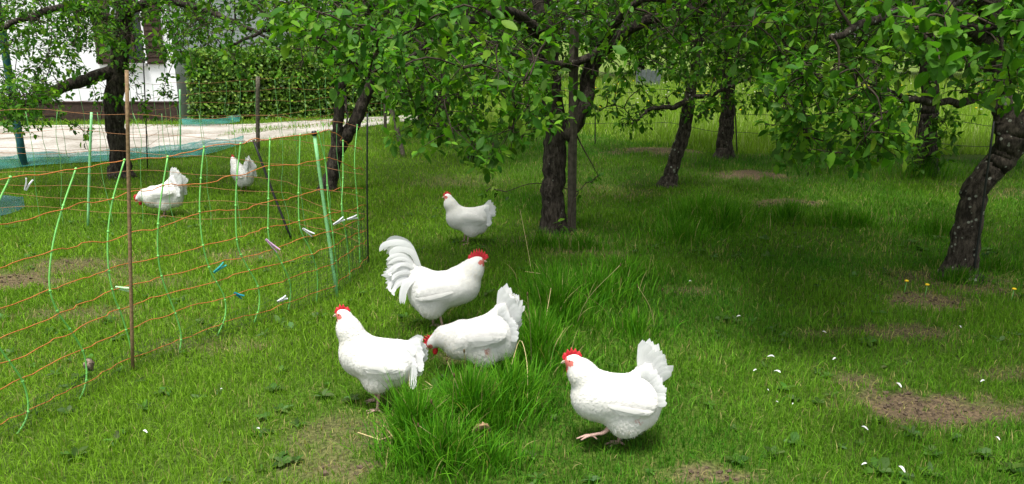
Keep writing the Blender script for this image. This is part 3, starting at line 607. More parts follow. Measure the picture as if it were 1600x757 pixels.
def tuft(label, spots, seed, dark=1.0, stalks=0, hmax=.32, cols=((.038, .165, .009), (.12, .30, .014))):
    """spots: (px, py, half width, half depth, blades, height); the whole is one clump of tall grass"""
    r = np.random.default_rng(seed); acc = Acc(); c0 = G(spots[0][0], spots[0][1])
    root = empty("grass_tuft", c0); tag(root, label, "grass tuft", "tufts of uncut tall grass")
    for px, py, rx, ry, n, hh in spots:
        c = G(px, py); a = r.uniform(0, 6.283, n); q = np.abs(r.standard_normal(n))*.55
        x = c[0]+np.cos(a)*q*rx*1.35; y = c[1]+np.sin(a)*q*ry*1.35; out = a+1.3*r.standard_normal(n)
        h = hh*(.30+.80*r.random(n))*(1.05-.30*np.clip(q, 0, 1.4)); bend = (.08+.25*q+.28*np.abs(r.standard_normal(n))).clip(.05, 1.2)
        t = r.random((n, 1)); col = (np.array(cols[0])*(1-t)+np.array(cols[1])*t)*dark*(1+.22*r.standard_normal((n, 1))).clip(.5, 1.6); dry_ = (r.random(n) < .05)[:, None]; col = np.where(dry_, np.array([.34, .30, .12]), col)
        z = ground_z(x, y)-.005; base = np.stack([x, y, z], -1); m = 5; ts = np.linspace(0, 1, m+1)
        ld = np.stack([np.cos(out), np.sin(out), 0*x], -1); fz = out+1.57+.6*r.standard_normal(n); sd = np.stack([np.cos(fz), np.sin(fz), 0*x], -1)
        w = (.0032+.0028*r.random(n)); V = []
        for tt in ts:
            cpt = base+np.array([0, 0, 1.])*(h*(tt-.42*bend*tt**2.2))[:, None]+ld*(h*bend*.85*tt**2)[:, None]
            ww = (w*(.75+.5*tt)*(1-tt**3)+.0002)[:, None]*sd; V += [cpt-ww/2, cpt+ww/2]
        V = np.stack(V, 1); o = (np.arange(n)*(2*m+2))[:, None, None]
        Qd = np.array([(2*k, 2*k+1, 2*k+3, 2*k+2) for k in range(m)])[None]+o
        acc.add(V, None, Qd.reshape(-1, 4), np.repeat(col, 2*m+2, 0))
    o = acc.build("blades", M['grass'], root, kind="stuff")
    for k in range(stalks):                              # seed stalks and dry bents
        sp = spots[r.integers(len(spots))]; c = G(sp[0], sp[1]); x, y = c[0]+r.normal()*sp[2]*.5, c[1]+r.normal()*sp[3]*.5
        hh = sp[5]*r.uniform(1.0, 1.5); lx, ly = r.normal()*.12, r.normal()*.08; z = ground_z(np.array([x]), np.array([y]))[0]
        line = smooth_line([(x, y, z), (x+lx*.3, y+ly*.3, z+hh*.5), (x+lx, y+ly, z+hh)], 4)
        s = Acc(); cc = (.20, .22, .06) if k % 3 else (.42, .36, .18)
        V, T, Qd = tube(line, [.0014]*len(line), 4); s.add(V, T, Qd, cc)
        V, T, Qd = ellipsoid(line[-1], (.004, .004, .011), 6, 4); s.add(V, T, Qd, (.14, .10, .05))
        s.build("stalk", M['grass'], root)
    return root
tuft("tall lush grass tuft in the foreground beside the straw", [(735, 668, .19, .15, 1700, .30), (655, 705, .10, .10, 700, .30), (690, 735, .17, .12, 900, .25), (800, 640, .14, .16, 900, .27), (770, 735, .15, .10, 400, .15), (640, 700, .05, .05, 200, .38)], 61, stalks=5)
tuft("broad band of long grass behind the walking hen", [(840, 560, .14, .25, 1200, .30), (870, 500, .20, .25, 1400, .31), (930, 470, .30, .25, 1200, .24), (860, 470, .2, .2, 500, .30), (960, 440, .35, .25, 900, .22), (990, 520, .2, .2, 500, .16)], 62, stalks=9)
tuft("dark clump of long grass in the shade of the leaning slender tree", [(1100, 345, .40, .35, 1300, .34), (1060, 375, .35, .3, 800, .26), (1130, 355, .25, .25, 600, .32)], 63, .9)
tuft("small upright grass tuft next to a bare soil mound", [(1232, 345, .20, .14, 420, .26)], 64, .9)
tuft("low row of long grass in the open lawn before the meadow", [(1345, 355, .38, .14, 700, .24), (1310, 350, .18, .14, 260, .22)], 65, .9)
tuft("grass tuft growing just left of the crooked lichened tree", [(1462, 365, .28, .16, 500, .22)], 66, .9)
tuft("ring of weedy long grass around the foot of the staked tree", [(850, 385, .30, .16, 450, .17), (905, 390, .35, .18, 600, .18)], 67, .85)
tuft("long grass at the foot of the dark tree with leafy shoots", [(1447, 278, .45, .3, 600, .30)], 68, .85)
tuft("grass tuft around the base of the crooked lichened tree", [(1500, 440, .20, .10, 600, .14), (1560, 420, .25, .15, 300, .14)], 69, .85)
def weeds():                                             # clover, plantain and dandelion leaves in the turf
    r = np.random.default_rng(71); acc = Acc(); n = 420
    y = 1.8+5.5*r.random(n); x = r.uniform(-.75, .75, n)*y; k = bare(x, y) < .3; x, y = x[k], y[k]
    for q in range(len(x)):
        m = r.integers(4, 8); az = r.random()*6.28+np.arange(m)*6.283/m; s = r.uniform(.02, .055); el = r.uniform(.2, .7, m)
        D = np.stack([np.cos(az)*np.cos(el), np.sin(az)*np.cos(el), np.sin(el)], -1); B = np.tile([x[q], y[q], float(ground_z(x[q:q+1], y[q:q+1])[0])+.012], (m, 1))
        L = s*(.7+.6*r.random(m)); leaf_add(acc, B, D, np.tile([0, 0, 1.], (m, 1))+.2*r.standard_normal((m, 3)), L, L*r.uniform(.3, .7), leaf_cols(m, r, base=(.06, .13, .022), young=(.09, .16, .05), p=.3), True)
    acc.build("weed_leaves", M['leaf'], kind="stuff")
weeds()

# ------------------------------------------------------------------ fences and posts
M['wire_orange'] = plain("orange_polywire", (.50, .17, .045), .6, .3, 0, 200, .3)
M['strand_green'] = plain("green_strand", (.20, .58, .13), .5, .4, 0, 100, .1)
M['post_green'] = plain("green_plastic", (.24, .56, .24), .4, .4, 0, 60, .12)
M['black'] = plain("black_metal", (.015, .016, .015), .5, .4, 0, 60, .3)
M['stake'] = plain("brown_stake", (.22, .145, .075), .75, .2, .3, 60, .3)
M['old_wood'] = plain("weathered_wood", (.115, .10, .075), .9, .1, .5, 45, .4)
M['dark_net'] = plain("dark_net", (.03, .05, .035), .6, .2)
M['far_wire'] = plain("thin_orange_wire", (.30, .14, .06), .7, .2)
M['far_green'] = plain("thin_green_strand", (.15, .40, .12), .5, .3)
M['blue_pole'] = plain("blue_green_pole", (.02, .10, .12), .45, .4, 0, 20, .2)
class Line:                                              # a fence run on the ground with arc length
    def __init__(s, pts):
        s.p = np.array([G(*q)[:2] for q in pts]); s.l = np.concatenate([[0], np.cumsum(np.linalg.norm(np.diff(s.p, axis=0), axis=1))])
    def at(s, l): return np.stack([np.interp(l, s.l, s.p[:, 0]), np.interp(l, s.l, s.p[:, 1])], -1)
    def hit(s, px, py):                                  # where the sight line meets the fence's upright plane
        d = ray(px, py); best = None
        for k in range(len(s.p)-1):
            a, b = s.p[k], s.p[k+1]; e = b-a; M_ = np.array([[d[0], -e[0]], [d[1], -e[1]]])
            u, v = np.linalg.solve(M_, a)
            if u > 0 and -.02 <= v <= 1.02: best = (s.l[k]+v*np.linalg.norm(e), CAM_H+u*d[2]); break
        return best
def gz1(x, y): return float(ground_z(np.array([x]), np.array([y]))[0])
def rod(name, p0, p1, r0, mat, parent, sides=8, cap=None):
    a = Acc(); a.add(*tube(smooth_line([p0, (np.array(p0)+p1)/2+.004*rng.standard_normal(3), p1], 3), r0, sides)); return a.build(name, mat, parent)

# near electric net
near = Line([(-900, 1090), (0, 690), (206, 578), (527, 463), (575, 412)])
HT = [1.05, .88, .71, .545, .43, .33, .22, .07]
r = np.random.default_rng(81)
root = empty("electric_poultry_net", (*near.at(2.5), 0)); tag(root, "near orange and green electric poultry net with clothes pegs clipped on", "fence", "poultry nets")
sag = lambda l, k: HT[k]*(1+0*l)+(.020*(vnoise(l*3.3, l*0+k*7, 3)-.5)*2+.014*(vnoise(l*11, l*0+k*7, 5)-.5)*2)*(1 if k < 3 else .55)
Lmax = near.l[-1]
def toph(l): return np.interp(l, [0, near.l[1], near.l[2], near.l[3], Lmax], [1.0, 1.0, .99, 1.01, .80])
ls = np.arange(0, Lmax, .045)
for k in range(8):
    z = sag(ls, k)*toph(ls); q = near.at(ls)
    pts = np.column_stack([q, z+ground_z(q[:, 0], q[:, 1])*.5]); pts[:, :2] += .006*r.standard_normal((len(ls), 2))
    a = Acc(); a.add(*tube(pts, .0025 if k < 7 else .0021, 5)); a.build("horizontal_wire", M['wire_orange'], root)
strands = [[(-620, 420), (-650, 600), (-640, 780), (-660, 960)], [(-420, 385), (-450, 540), (-440, 700), (-430, 860)], [(-230, 350), (-260, 480), (-255, 620), (-225, 720), (-235, 790)], [(-60, 320), (-85, 420), (-90, 520), (-50, 620), (-40, 700), (-60, 760)], [(20, 299), (-2, 345), (-20, 420), (-22, 500), (0, 550), (36, 600), (44, 645), (25, 680), (0, 705)],
           [(120, 274), (100, 330), (84, 388), (78, 450), (90, 490), (114, 524), (132, 557), (135, 595), (124, 625), (118, 645)],
           [(196, 262), (178, 320), (170, 370), (170, 420), (178, 465), (192, 500), (204, 545), (208, 585)],
           [(262, 245), (253, 300), (247, 350), (247, 400), (255, 440), (274, 490), (283, 525), (280, 560)],
           [(320, 243), (315, 290), (313, 340), (318, 390), (330, 430), (350, 465), (352, 495), (340, 525)],
           [(377, 238), (371, 290), (369, 340), (372, 390), (386, 420), (403, 450), (405, 480), (397, 505)],
           [(423, 233), (421, 290), (420, 340), (421, 380), (437, 410), (452, 440), (454, 465), (450, 488)],
           [(470, 225), (468, 280), (467, 330), (470, 365), (485, 395), (495, 425), (496, 455), (494, 475)],
           [(498, 222), (510, 270), (513, 320), (520, 370), (528, 420), (528, 455)],
           [(536, 222), (536, 280), (534, 330), (541, 370), (545, 410), (547, 440)],
           [(568, 214), (562, 270), (557, 310), (560, 350), (562, 390), (563, 420)]]
for st in strands:
    pts = []
    for q in st:
        h = near.hit(*q)
        if h is None: continue
        xy = near.at(h[0]); pts.append((xy[0], xy[1], max(h[1], gz1(*xy)-.01)))
    if len(pts) < 3: continue
    l0 = near.hit(*st[0])[0] if near.hit(*st[0]) else 0.; zt = float(sag(np.array([l0]), 0)[0]*toph(l0))
    f_ = zt/max(.5, pts[0][2]); pts = [(x, y, z*f_) for x, y, z in pts]
    ln = smooth_line(pts, 5); a = Acc(); a.add(*tube(ln, .0038, 6))
    for k in range(8):                                   # knots where the wires cross
        i = int(np.argmin(np.abs(ln[:, 2]-HT[k]))); a.add(*ellipsoid(ln[i], (.007, .007, .007), 6, 4))
    a.build("vertical_strand", M['strand_green'], root)
p0, p1 = G(206, 580), P(198, 110, G(206, 580)[1]); rod("wooden_stake", p0-[0, 0, .05], p1, .0088, M['stake'], root)
p0, p1 = G(528, 463), P(491, 209, G(528, 463)[1]-.03); post = rod("green_post", p0-[0, 0, .05], p1, .0105, M['post_green'], root, 10)
d = unit(p1-p0); a = Acc(); a.add(*tube(np.array([p1-d*.012, p1+d*.004, p1+d*.016]), [.015, .016, .012], 10)); a.build("post_cap", M['black'], post)
p0 = G(575, 412); rod("black_rod", p0-[0, 0, .05], P(574, 178, p0[1]), .006, M['black'], root)
p0 = G(456, 372); rod("leaning_black_rod", p0-[0, 0, .03], P(396, 219, p0[1]+.15), .010, M['black'], root)
# fine dark mesh along the foot of the net, higher at the corner
def mesh_net(l0, l1, h0, h1, step=.03, wob=.01):
    a = Acc(); L = np.arange(l0, l1, step); hh = np.interp(L, [l0, l1], [h0, h1])
    for l, h in zip(L, hh):
        q = near.at(l); g = gz1(*q); a.add(*tube(np.array([(q[0], q[1]-.012, g), (q[0]+r.normal()*wob, q[1]-.012+r.normal()*wob, g+h*.5), (q[0]+r.normal()*wob, q[1]-.012, g+h)]), .0008, 3, caps=False))
    for z in np.arange(.01, max(h0, h1), step):
        k = hh > z
        if k.sum() < 2: continue
        q = near.at(L[k]); a.add(*tube(np.column_stack([q[:, 0], q[:, 1]-.012, ground_z(q[:, 0], q[:, 1])+z+.006*r.standard_normal(k.sum())]), .0008, 3, caps=False))
    o = a.build("dark_mesh", M['dark_net'], root); o["kind"] = "stuff"
mesh_net(.2, near.l[3]-.4, .10, .14); mesh_net(near.l[3]-.4, Lmax, .30, .42, .022)

def thin_net(label, pts, heights, nstr, rw, rs, seed, posts, wm='far_wire'):
    L = Line(pts); rr = np.random.default_rng(seed); root = empty("electric_poultry_net", (*L.at(L.l[-1]/2), 0)); tag(root, label, "fence", "poultry nets")
    ls = np.arange(0, L.l[-1], .12)
    for k, h in enumerate(heights):
        q = L.at(ls); a = Acc(); a.add(*tube(np.column_stack([q, h+.02*np.sin(ls*2.3+k)+.012*np.sin(ls*6+k*2)+ground_z(q[:, 0], q[:, 1])]), rw, 4)); a.build("horizontal_wire", M[wm], root)
    for k in range(nstr):
        l = (k+.5+.2*rr.normal())*L.l[-1]/nstr; zz = np.linspace(0, heights[0], 6)[::-1]; off = np.cumsum(rr.normal(size=6))*.022
        q = L.at(np.clip(l+off, 0, L.l[-1])); a = Acc(); a.add(*tube(smooth_line(np.column_stack([q, zz]), 3), rs, 5)); a.build("vertical_strand", M['far_green'], root)
    for nm, pb, pt, rad, mt in posts:
        b0 = G(*pb); rod(nm, b0-[0, 0, .05], P(pt[0], pt[1], b0[1]), rad, M[mt], root)
thin_net("thin green and orange net line running behind the hens' pen", [(575, 412), (456, 372), (300, 362), (142, 354), (-80, 350), (-260, 352)], [1.0, .83, .66, .5, .38, .27, .15], 16, .0018, .0022, 82, [("green_post", (136, 354), (143, 176), .011, 'post_green')])
thin_net("faint poultry net along the edge of the gravel lane", [(-250, 292), (0, 268), (230, 262), (281, 240), (403, 236), (605, 208)], [1.02, .86, .7, .52, .4, .28], 30, .0022, .003, 83,
         [("green_post", (281, 240), (281, 140), .012, 'post_green'), ("grey_post", (403, 236), (403, 120), .03, 'old_wood'), ("grey_post", (602, 208), (602, 140), .028, 'old_wood'), ("black_rod", (230, 266), (224, 95), .008, 'black')])
thin_net("faint dark wire fence along the edge of the tall meadow grass", [(800, 224), (930, 226), (1060, 240), (1300, 258), (1450, 268), (1750, 272)], [.85, .6, .35], 0, .0035, .002, 87, [("black_rod", (930, 226), (930, 165), .01, 'black'), ("black_rod", (1215, 252), (1213, 175), .01, 'black'), ("black_rod", (1372, 262), (1372, 185), .01, 'black')], 'black')
p0 = G(38, 262); o = rod("blue_pole", p0-[0, 0, .1], np.array([p0[0], p0[1], 2.6]), .045, M['blue_pole'], None, 12); tag(o, "blue green metal pole standing among the drooping left branches", "pole")
p0 = G(632, 247); a = Acc(); a.add(*tube(smooth_line([p0-[0, 0, .05], P(618, 195, p0[1]+.1), P(603, 145, p0[1]+.25), P(594, 100, p0[1]+.35)], 4), .035, 8, jitter=.06)); o = a.build("leaning_prop", M['old_wood']); tag(o, "leaning wooden prop pole under the branches near the lane", "prop pole")
def squared(p0, p1, w, name, mat):
    a = Acc(); p0, p1 = np.array(p0), np.array(p1); t = np.linspace(0, 1, 7)[:, None]; a.add(*tube(p0*(1-t)+p1*t, w*.72, 4, jitter=.03)); return a.build(name, mat, smooth=False)
M['grey_wood'] = plain("grey_stake_wood", (.085, .073, .056), .9, .1, .5, 30, .35)
p0 = G(893, 364); o = squared(p0-[0, 0, .08], P(897, 40, p0[1]-.02), .052, "tree_stake", M['grey_wood']); tag(o, "squared weathered wooden stake tied upright to the thick trunk", "stake")
for pb, pt, rad, lab in [((1520, 440), (1553, 190), .007, "thin dark rod leaning against the crooked lichened tree"), ((1424, 262), (1440, 152), .009, "thin rod beside the dark tree with leafy shoots"), ((1152, 240), (1148, 165), .010, "thin rod against the straight rough trunk at the meadow")]:
    p0 = G(*pb); o = rod("support_rod", p0-[0, 0, .03], P(pt[0], pt[1], p0[1]-.02), rad, M['black'], None); tag(o, lab, "rod")
# grey board fence beyond the meadow
fe = empty("board_fence", (*G(1010, 137)[:2], 0)); tag(fe, "short grey board fence beyond the meadow", "fence"); M['grey_board'] = plain("grey_board", (.10, .115, .11), .9, .1, .3, 12, .25)
c = G(1014, 137)
for k in range(5): a = Acc(); a.add(*boxv(c[0]-.45+k*.17, c[0]-.45+k*.17+.155, c[1], c[1]+.03, .05, .56+.03*(k % 3))); a.build("board", M['grey_board'], fe, smooth=False)
for xx in (-.40, .25): a = Acc(); a.add(*boxv(c[0]+xx, c[0]+xx+.1, c[1]+.035, c[1]+.13, -.1, .65)); a.build("fence_post", M['old_wood'], fe, smooth=False)

# teal netting lying along the lane, and a heap at the left
def teal():
    m, n, l, b = nodes("teal_netting"); b.inputs["Base Color"].default_value = (.02, .18, .16, 1); b.inputs["Roughness"].default_value = .6
    tc = n.new("ShaderNodeTexCoord"); nz = n.new("ShaderNodeTexNoise"); nz.inputs["Scale"].default_value = 5; l.new(tc.outputs["Object"], nz.inputs["Vector"])
    rp = n.new("ShaderNodeValToRGB"); rp.color_ramp.elements[0].position = .35; rp.color_ramp.elements[1].position = .65
    rp.color_ramp.elements[0].color = (.30, .30, .30, 1); rp.color_ramp.elements[1].color = (.62, .62, .62, 1); l.new(nz.outputs["Fac"], rp.inputs[0])
    tr = n.new("ShaderNodeBsdfTransparent"); ms = n.new("ShaderNodeMixShader"); l.new(rp.outputs[0], ms.inputs[0]); l.new(tr.outputs[0], ms.inputs[1]); l.new(b.outputs[0], ms.inputs[2]); l.new(ms.outputs[0], n["Material Output"].inputs[0])
    return m
M['teal'] = teal(); M['teal_dark'] = teal(); M['teal_dark'].node_tree.nodes['Principled BSDF'].inputs['Base Color'].default_value = (.01, .07, .08, 1)
def netting(label, A, B, h, seed, mat='teal'):
    rr = np.random.default_rng(seed); a = np.array([G(*q) for q in A]); b = np.array([G(*q) for q in B]); a, b = smooth_line(a, 14), smooth_line(b, 14); t = np.linspace(0, 1, 9)[None, :, None]
    V = a[:, None]*(1-t)+b[:, None]*t; V[..., 2] = ground_z(V[..., 0], V[..., 1])+.03+h*np.sin(np.pi*t[..., 0])*(.4+.9*vnoise(V[..., 0]*4, V[..., 1]*9, seed)); nx, ny = V.shape[:2]
    i, j = np.meshgrid(np.arange(nx-1), np.arange(ny-1), indexing='ij'); Q = np.stack([i*ny+j, (i+1)*ny+j, (i+1)*ny+j+1, i*ny+j+1], -1).reshape(-1, 4)
    o = obj("ground_netting", new_mesh("ground_netting", V, None, Q), M[mat]); tag(o, label, "netting")
netting("long strip of teal netting lying on the grass edge of the lane", [(-150, 290), (0, 268), (100, 258), (230, 252), (320, 244), (380, 228)], [(-150, 268), (0, 252), (100, 248), (230, 238), (320, 226), (382, 220)], .10, 84)
netting("small bunch of teal netting by the foot of the hedge", [(285, 199), (330, 198), (375, 193)], [(285, 194), (330, 193), (380, 190)], .10, 85)
netting("dark blue green netting heap in the grass left of the far green post", [(-20, 345), (20, 338), (40, 330)], [(-20, 312), (20, 312), (38, 318)], .06, 86, 'teal_dark')

# clothes pegs clipped on the net
def peg(px, py, ang, col, label, L=None, ln=.075):
    L = L or near; h = L.hit(px, py); xy = L.at(h[0]); p = empty("clothes_peg", (xy[0], xy[1]-.008, h[1])); tag(p, label, "clothes peg", "pegs clipped on the poultry net")
    m = plain("peg_plastic", col, .4, .4, 0, 50, .08)
    for s in (-1, 1):
        a = Acc(); t = np.linspace(0, 1, 7); w = np.array([.0045, .005, .006, .0065, .006, .0055, .005])
        off = s*np.array([.0025, .0035, .0045, .005, .007, .0095, .0125])
        c = np.column_stack([(t-.4)*ln, 0*t, off]); V = []
        for k in range(7): V += [c[k]+[0, -w[k], -.0022], c[k]+[0, w[k], -.0022], c[k]+[0, w[k], .0022], c[k]+[0, -w[k], .0022]]
        Q = [(k*4+q, k*4+(q+1) % 4, k*4+4+(q+1) % 4, k*4+4+q) for k in range(6) for q in range(4)]+[(0, 3, 2, 1), (24, 25, 26, 27)]
        me = new_mesh("arm", np.array(V), None, Q, smooth=False); child("arm", me, m, p)
    a = Acc(); th = np.linspace(0, 12.5, 26); a.add(*tube(np.column_stack([.004*np.cos(th), np.linspace(-.006, .006, 26), .0055*np.sin(th)]), .0008, 4)); child("spring", a.mesh("spring"), M['old_wood'], p)
    p.rotation_euler = (.3, math.radians(-ang), .35)
W_, TEAL, PINK = (.72, .72, .74), (.02, .33, .30), (.62, .38, .58)
peg(424, 381, -50, PINK, "pink clothes peg on the net", ln=.10); peg(342, 420, 35, TEAL, "bright teal clothes peg on the net"); peg(372, 460, -35, (.01, .20, .25), "dark teal blue clothes peg low on the net", ln=.055)
peg(480, 361, -38, W_, "white clothes peg left of the green plastic post"); peg(528, 347, 28, W_, "white clothes peg touching the green plastic post on its right", ln=.08); peg(549, 341, 12, W_, "white clothes peg between the green post and the black rod", ln=.07)
peg(191, 450, -18, (.45, .72, .38), "pale green clothes peg beside the brown stake"); peg(440, 468, 22, W_, "white clothes peg low on the net near the ground", ln=.06); peg(44, 290, 65, W_, "white clothes peg on the top wire above the drooping limb's shade", ln=.05)

# ------------------------------------------------------------------ poultry
M['plumage'] = foliage('white_plumage', .85, .10, .10, (1, .98, .93))
M['tail_plumage'] = foliage('tail_plumage', .85, .38, .10, (1, 1, .98))
M['comb'] = plain("red_comb", (.45, .014, .022), .5, .35, .25, 160, .3)
M['beak'] = plain("horn_beak", (.55, .45, .33), .45, .4, 0, 60, .1)
M['shank'] = plain("pinkish_shank", (.42, .27, .22), .6, .3, .3, 180, .25)
M['eye'] = plain("orange_eye", (.20, .05, .01), .15, .6); M['pupil'] = plain("black_pupil", (.004, .004, .004), .1, .6)
def surface_nets(F, o, h):
    s = F < 0; nx, ny, nz = F.shape; acc = np.zeros((nx-1, ny-1, nz-1, 3)); cnt = np.zeros((nx-1, ny-1, nz-1))
    cor = [(i, j, k) for i in (0, 1) for j in (0, 1) for k in (0, 1)]
    def sub(A, c): return A[c[0]:nx-1+c[0], c[1]:ny-1+c[1], c[2]:nz-1+c[2]]
    for a in cor:
        for ax in range(3):
            if a[ax]: continue
            b = list(a); b[ax] = 1; fa, fb = sub(F, a), sub(F, b); m = (fa < 0) != (fb < 0)
            t = np.where(m, fa/np.where(m, fa-fb, 1), 0)
            for d in range(3): acc[..., d] += m*(a[d]+(t if d == ax else 0))
            cnt += m
    act = cnt > 0; idx = -np.ones(act.shape, int); idx[act] = np.arange(act.sum())
    g = np.stack(np.nonzero(act), -1); V = (g+acc[act]/cnt[act][:, None])*h+o
    Q = []
    for ax in range(3):
        u, v = (ax+1) % 3, (ax+2) % 3; sl = [slice(0, None)]*3
        a_s = [slice(1, -1)]*3; a_s[ax] = slice(0, -1); b_s = [slice(1, -1)]*3; b_s[ax] = slice(1, None)
        sa, sb = s[tuple(a_s)], s[tuple(b_s)]; m = sa != sb; p = np.stack(np.nonzero(m), -1)
        off = np.ones(3, int); off[ax] = 0; p = p+off
        def cell(du, dv):
            q = p.copy(); q[:, u] += du; q[:, v] += dv; return idx[q[:, 0], q[:, 1], q[:, 2]]
        q4 = np.stack([cell(-1, -1), cell(0, -1), cell(0, 0), cell(-1, 0)], -1); flip = ~sa[m]
        q4[flip] = q4[flip][:, ::-1]; Q.append(q4)
    return V, np.concatenate(Q)
def sd_ell(X, c, r, pitch=0.0):
    d = X-np.array(c); cs, sn = math.cos(pitch), math.sin(pitch)
    x, z = d[..., 0]*cs+d[..., 2]*sn, -d[..., 0]*sn+d[..., 2]*cs
    r = np.array(r); k0 = np.sqrt((x/r[0])**2+(d[..., 1]/r[1])**2+(z/r[2])**2); k1 = np.sqrt((x/r[0]**2)**2+(d[..., 1]/r[1]**2)**2+(z/r[2]**2)**2)
    return k0*(k0-1)/np.maximum(k1, 1e-6)
def sd_cone(X, a, b, ra, rb, ys=1.0):
    X = X*np.array([1, 1/ys, 1]); a, b = np.array(a), np.array(b); e = b-a; t = np.clip(((X-a)@e)/(e@e), 0, 1)
    return (np.linalg.norm(X-a-t[..., None]*e, axis=-1)-(ra+(rb-ra)*t))*min(1, ys)
def smin(a, b, k):
    h = np.clip(.5+.5*(b-a)/k, 0, 1); return b*(1-h)+a*h-k*h*(1-h)
FE_U = np.array([0, .3, .3, .3, .8, .8, .8, 1.0]); FE_V = np.array([0, -.42, 0, .42, -.46, 0, .46, 0])
def strip(line, nrm, width, cup=.06):
    line, nrm = np.asarray(line, float), unit(nrm); t = unit(np.gradient(line, axis=0)); s = unit(np.cross(nrm, t)); w = np.asarray(width)[:, None]
    V = np.stack([line-s*w/2-nrm*w*cup, line, line+s*w/2-nrm*w*cup], 1).reshape(-1, 3); n = len(line)
    return V, None, [q for k in range(n-1) for q in ((k*3, k*3+1, k*3+4, k*3+3), (k*3+1, k*3+2, k*3+5, k*3+4))]
def fwidth(n, W, tip=.25):
    t = np.linspace(0, 1, n); w = W*(.45+.55*np.minimum(1, t/.45)); k = t > 1-tip; w[k] *= np.sqrt(np.clip(1-((t[k]-(1-tip))/tip)**2, 0, 1))*.95+.05
    return w
WHITE = np.array([.75, .735, .69])
def bird(name, label, px, py, rotz, S, seed, h=.0055, scale=1.0, dz=0.0):
    r = np.random.default_rng(seed); g = G(px, py); root = empty(name, (g[0], g[1], gz1(g[0], g[1])+dz), rotz, scale)
    tag(root, label, S.get('cat', 'hen'), "white chickens in the orchard")
    nk, hd, ha = S['neck'], np.array([S['head'][0], 0, S['head'][1]]), math.radians(S['head'][2])
    hu = np.array([math.cos(ha), 0, math.sin(ha)]); hv = np.array([-math.sin(ha), 0, math.cos(ha)])
    lo, hi = np.array([-.30, -.15, .015]), np.array([.33, .15, .53])
    ax = [np.arange(lo[k], hi[k], h) for k in range(3)]; X = np.stack(np.meshgrid(*ax, indexing='ij'), -1)
    F = None
    for e in S['ell']:
        for sg in ((1, -1) if e[0][1] else (1,)):
            c = (e[0][0], e[0][1]*sg, e[0][2]); q = sd_ell(X, c, e[1], e[2] if len(e) > 2 else 0); F = q if F is None else smin(F, q, e[3] if len(e) > 3 else .035)
    for a, b in zip(nk[:-1], nk[1:]): F = smin(F, sd_cone(X, (a[0], 0, a[1]), (b[0], 0, b[1]), a[2], b[2], .92), .03)
    F = smin(F, sd_ell(X, hd, (.033, .0235, .0265), ha), .012)
    tb, tt = S['tailcone']; F = smin(F, sd_cone(X, (tb[0], 0, tb[1]), (tt[0], 0, tt[1]), tb[2], tt[2], .62), .035)
    for w in S['wing']: F = smin(F, np.minimum(sd_ell(X, (w[0][0], w[0][1], w[0][2]), w[1], w[2]), sd_ell(X, (w[0][0], -w[0][1], w[0][2]), w[1], w[2])), .008)
    V, Q = surface_nets(F, lo, h)
    gr = np.stack(np.gradient(F, h), -1); ii = np.clip(np.round((V-lo)/h).astype(int), 0, np.array(F.shape)-1); N = unit(gr[ii[:, 0], ii[:, 1], ii[:, 2]])
    dh = V-hd; u, v = dh@hu, dh@hv
    col = np.tile(WHITE, (len(V), 1))*(.97+.05*r.random((len(V), 1)))
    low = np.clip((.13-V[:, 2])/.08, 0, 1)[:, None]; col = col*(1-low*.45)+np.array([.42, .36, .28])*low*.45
    face = (np.hypot((u-.014)/.017, (v+.002)/.013) < 1) & (np.abs(V[:, 1]) > .004) & (np.linalg.norm(dh, axis=1) < .05); face |= (u > .022) & (np.linalg.norm(dh, axis=1) < .045)
    col[face] = (.58, .16, .13)
    pt = S.get('patch')
    if pt is not None:
        pd = np.linalg.norm((V-np.array(pt[:3]))/np.array([1, 1.5, 1]), axis=1)/pt[3]; k = np.clip(1.4-pd-.5*r.random(len(V)), 0, 1)[:, None]; col = col*(1-k)+np.array([.50, .20, .16])*k
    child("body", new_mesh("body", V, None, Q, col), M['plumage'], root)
    # contour feathers
    n = S.get('nf', 2600); pick = r.integers(0, len(V), n); p, nn = V[pick], N[pick]
    keep = (np.linalg.norm(p-hd, axis=1) > .043) & (p[:, 2] > .07)
    if pt is not None: keep &= np.linalg.norm(p-np.array(pt[:3]), axis=1) > pt[3]*1.1
    p, nn = p[keep], nn[keep]; n = len(p)
    sh = np.array([nk[0][0], 0, nk[0][1]]); nd = unit(sh-hd); tn = np.clip(((p-sh)@(-nd))/np.linalg.norm(hd-sh), 0, 1)[:, None]; front = np.clip((p[:, 0:1]-.02)/.1, 0, 1)
    tl = np.clip((-p[:, 0:1]-.12)/.05, 0, 1)*np.clip((p[:, 2:]-.30)/.06, 0, 1); tdir = unit(np.array([tt[0]-tb[0], 0, tt[1]-tb[1]]))
    lowr = np.clip((.19-p[:, 2:])/.07, 0, 1)
    fl = np.array([-1, 0, -.22])*(1-lowr)+np.array([-.55, 0, -1.])*lowr; fl = fl*(1-tn*front)+nd*1.6*tn*front; fl = fl*(1-tl)+tdir*tl*1.3
    fl = fl+.16*r.standard_normal((n, 3)); fl = unit(fl-nn*np.sum(fl*nn, 1, keepdims=True)); s = np.cross(nn, fl)
    L = (.028+.014*r.random(n))*(1-.3*tn[:, 0]); W = L*(.62-.25*tn[:, 0]*front[:, 0]); lift = .0010+.0016*r.random(n)+.0018*lowr[:, 0]
    w = 0*(L[:, None]*FE_U[None])
    FV = p[:, None]+(FE_U[None]*L[:, None])[..., None]*fl[:, None]+(FE_V[None]*W[:, None])[..., None]*s[:, None]+w[..., None]*nn[:, None]
    tgt = -.0018+(.0018+lift)[:, None]*FE_U[None]-.0016*np.abs(FE_V)[None]
